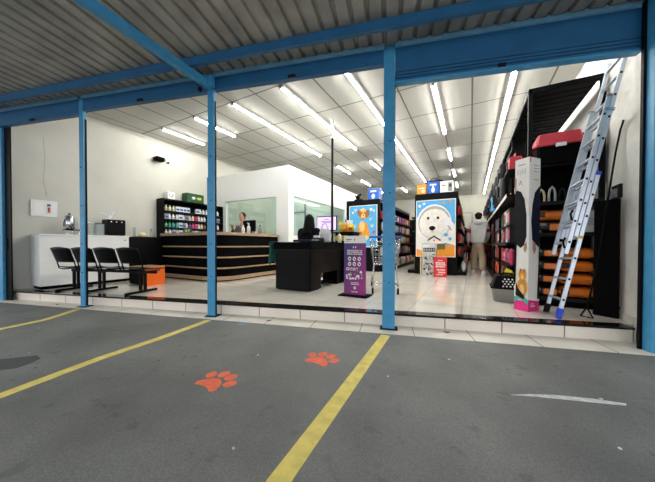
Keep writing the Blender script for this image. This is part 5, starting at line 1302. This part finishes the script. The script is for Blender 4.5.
flat('white_streak', 'long white streak on the asphalt below the ladder', 'streak', [[(.24, 2.13), (.40, 2.19), (.60, 2.25), (.86, 2.33), (.87, 2.36), (.70, 2.33), (.50, 2.27), (.35, 2.20)]], 'ground_white', .001)  # flat whitish streak laid over the asphalt
rl = random.Random(21)
for k in range(26):
    u = rl.uniform(-5.2, 1.6); v = rl.uniform(.9, 2.9); q = FP(u, v); s_ = rl.uniform(.006, .013)
    if k < 12: m_, nm, lb = 'ground_white', 'litter_fleck', 'tiny white fleck of litter on the asphalt'
    else: m_, nm, lb = 'asphalt_wet', 'leaf_bit', 'tiny dark leaf bit on the asphalt'
    P = [(q.x+s_*rl.uniform(.5, 1.3)*math.cos(a_*PI/3), q.y+s_*rl.uniform(.4, 1.2)*math.sin(a_*PI/3)) for a_ in range(6)]
    flat(nm, lb, 'litter', [P], m_, .0015, 'flecks scattered on the asphalt')
for k, (u, v, lb) in enumerate([(-5.35, 3.24, 'dark leaf bit on the tiled apron below the waiting chairs'), (-1.55, 3.20, 'dark leaf bit on the tiled apron below the checkout desk'), (.62, 3.25, 'dark leaf bit on the tiled apron below the white dog poster aisle')]):
    q = FP(u, v); mb = MB(); mb.prism([(q.x-.03, q.y-.01), (q.x+.02, q.y-.02), (q.x+.045, q.y+.01), (q.x-.01, q.y+.015)], GZ, GZ+.003, 'hair_brown'); tag(mb.build('leaf_bit'), lb, 'litter')

# ------------------------------------------------------------------ sub-parts go under the part they sit on
NEST = {'lid_knob': ['boiler'], 'spout': ['boiler'], 'cap': ['body', 'hair'], 'label_patch': ['bag', 'carton', 'body', 'box'], 'printed_mark': ['box'],
        'screen': ['case', 'screen_case'], 'screen_text': ['case'], 'badge': ['screen_case'], 'foot': ['leg', 'arch'], 'pump': ['body'], 'nozzle': ['body'],
        'bolts': ['shaft'], 'latch': ['lid', 'guide_rail'], 'printed_picture': ['sheet'], 'picture': ['frame', 'sheet'], 'printed_text': ['purple_panel', 'card'], 'printed_front': ['bag', 'column'],
        'printed_side': ['column'], 'lens': ['housing'], 'sleeve_band': ['hoodie'], 'hood': ['hoodie'], 'top_sleeve': ['tube'], 'front_pocket': ['pouch'], 'end_cap': ['fixture', 'rail'],
        'lattice': ['hood'], 'foot_ring': ['column'], 'lock': ['bottom_bar', 'slats', 'body'], 'door': ['shell'], 'leaflet': ['frame'], 'sheet': ['frame'], 'button': ['body'],
        'front_glass': ['body'], 'handle_bar': ['frame'], 'tip': ['cone'], 'prong': ['plate'], 'batten': ['panel'], 'door_gap': ['body'], 'top_sheet': ['sheets'], 'facial_features': ['body'], 'handle': ['lid', 'bag']}
base = lambda o: o.name.split('.')[0]
for root in [o for o in list(COL.objects) if o.parent is None and o.type == 'EMPTY']:
    kids = list(root.children); nested = set()
    for nm, targets in NEST.items():
        cs = [k for k in kids if base(k) == nm]
        for tg in targets:
            ps = [k for k in kids if base(k) == tg and k.name not in nested and base(k) not in ('sheet',)] if tg != 'sheet' else [k for k in kids if base(k) == 'sheet' and not any(base(q) == 'frame' and False for q in kids)]
            if nm == 'sheet': ps = [] if base(root) != 'notice_panel' else ps
            if cs and ps and base(cs[0]) != tg:
                for i, cch in enumerate(cs):
                    if cch.name in nested: continue
                    pp = ps[min(i, len(ps)-1)] if len(ps) >= len(cs) else ps[min(i*len(ps)//len(cs), len(ps)-1)]
                    if pp is cch or pp.parent is not root: continue
                    if any(True for _ in cch.children): continue
                    cch.parent = pp; nested.add(cch.name)
                break

# ================================================================== LIGHT, CAMERA
w_ = bpy.data.worlds.new('world'); scene.world = w_; w_.use_nodes = True
bg = w_.node_tree.nodes['Background']; bg.inputs[0].default_value = (.95, .97, 1.0, 1); bg.inputs[1].default_value = 1.8
cam = bpy.data.cameras.new('camera'); co = bpy.data.objects.new('camera', cam); COL.objects.link(co)
cam.sensor_fit = 'HORIZONTAL'; cam.sensor_width = 36.0; cam.lens = 266.2/655*36; cam.shift_y = (248.0-241.0)/655; cam.clip_start = .02
yaw, pitch, roll = math.radians(28.3), math.radians(-.72), math.radians(.1)
co.matrix_world = Matrix.Translation((0, 0, .84)) @ Matrix.Rotation(yaw, 4, 'Z') @ Matrix.Rotation(PI/2+pitch, 4, 'X') @ Matrix.Rotation(roll, 4, 'Z')
scene.camera = co
vs_ = scene.view_settings; vs_.view_transform = 'Standard'; vs_.look = 'None'; vs_.gamma = 1; vs_.use_curve_mapping = False; vs_.exposure = 0.3
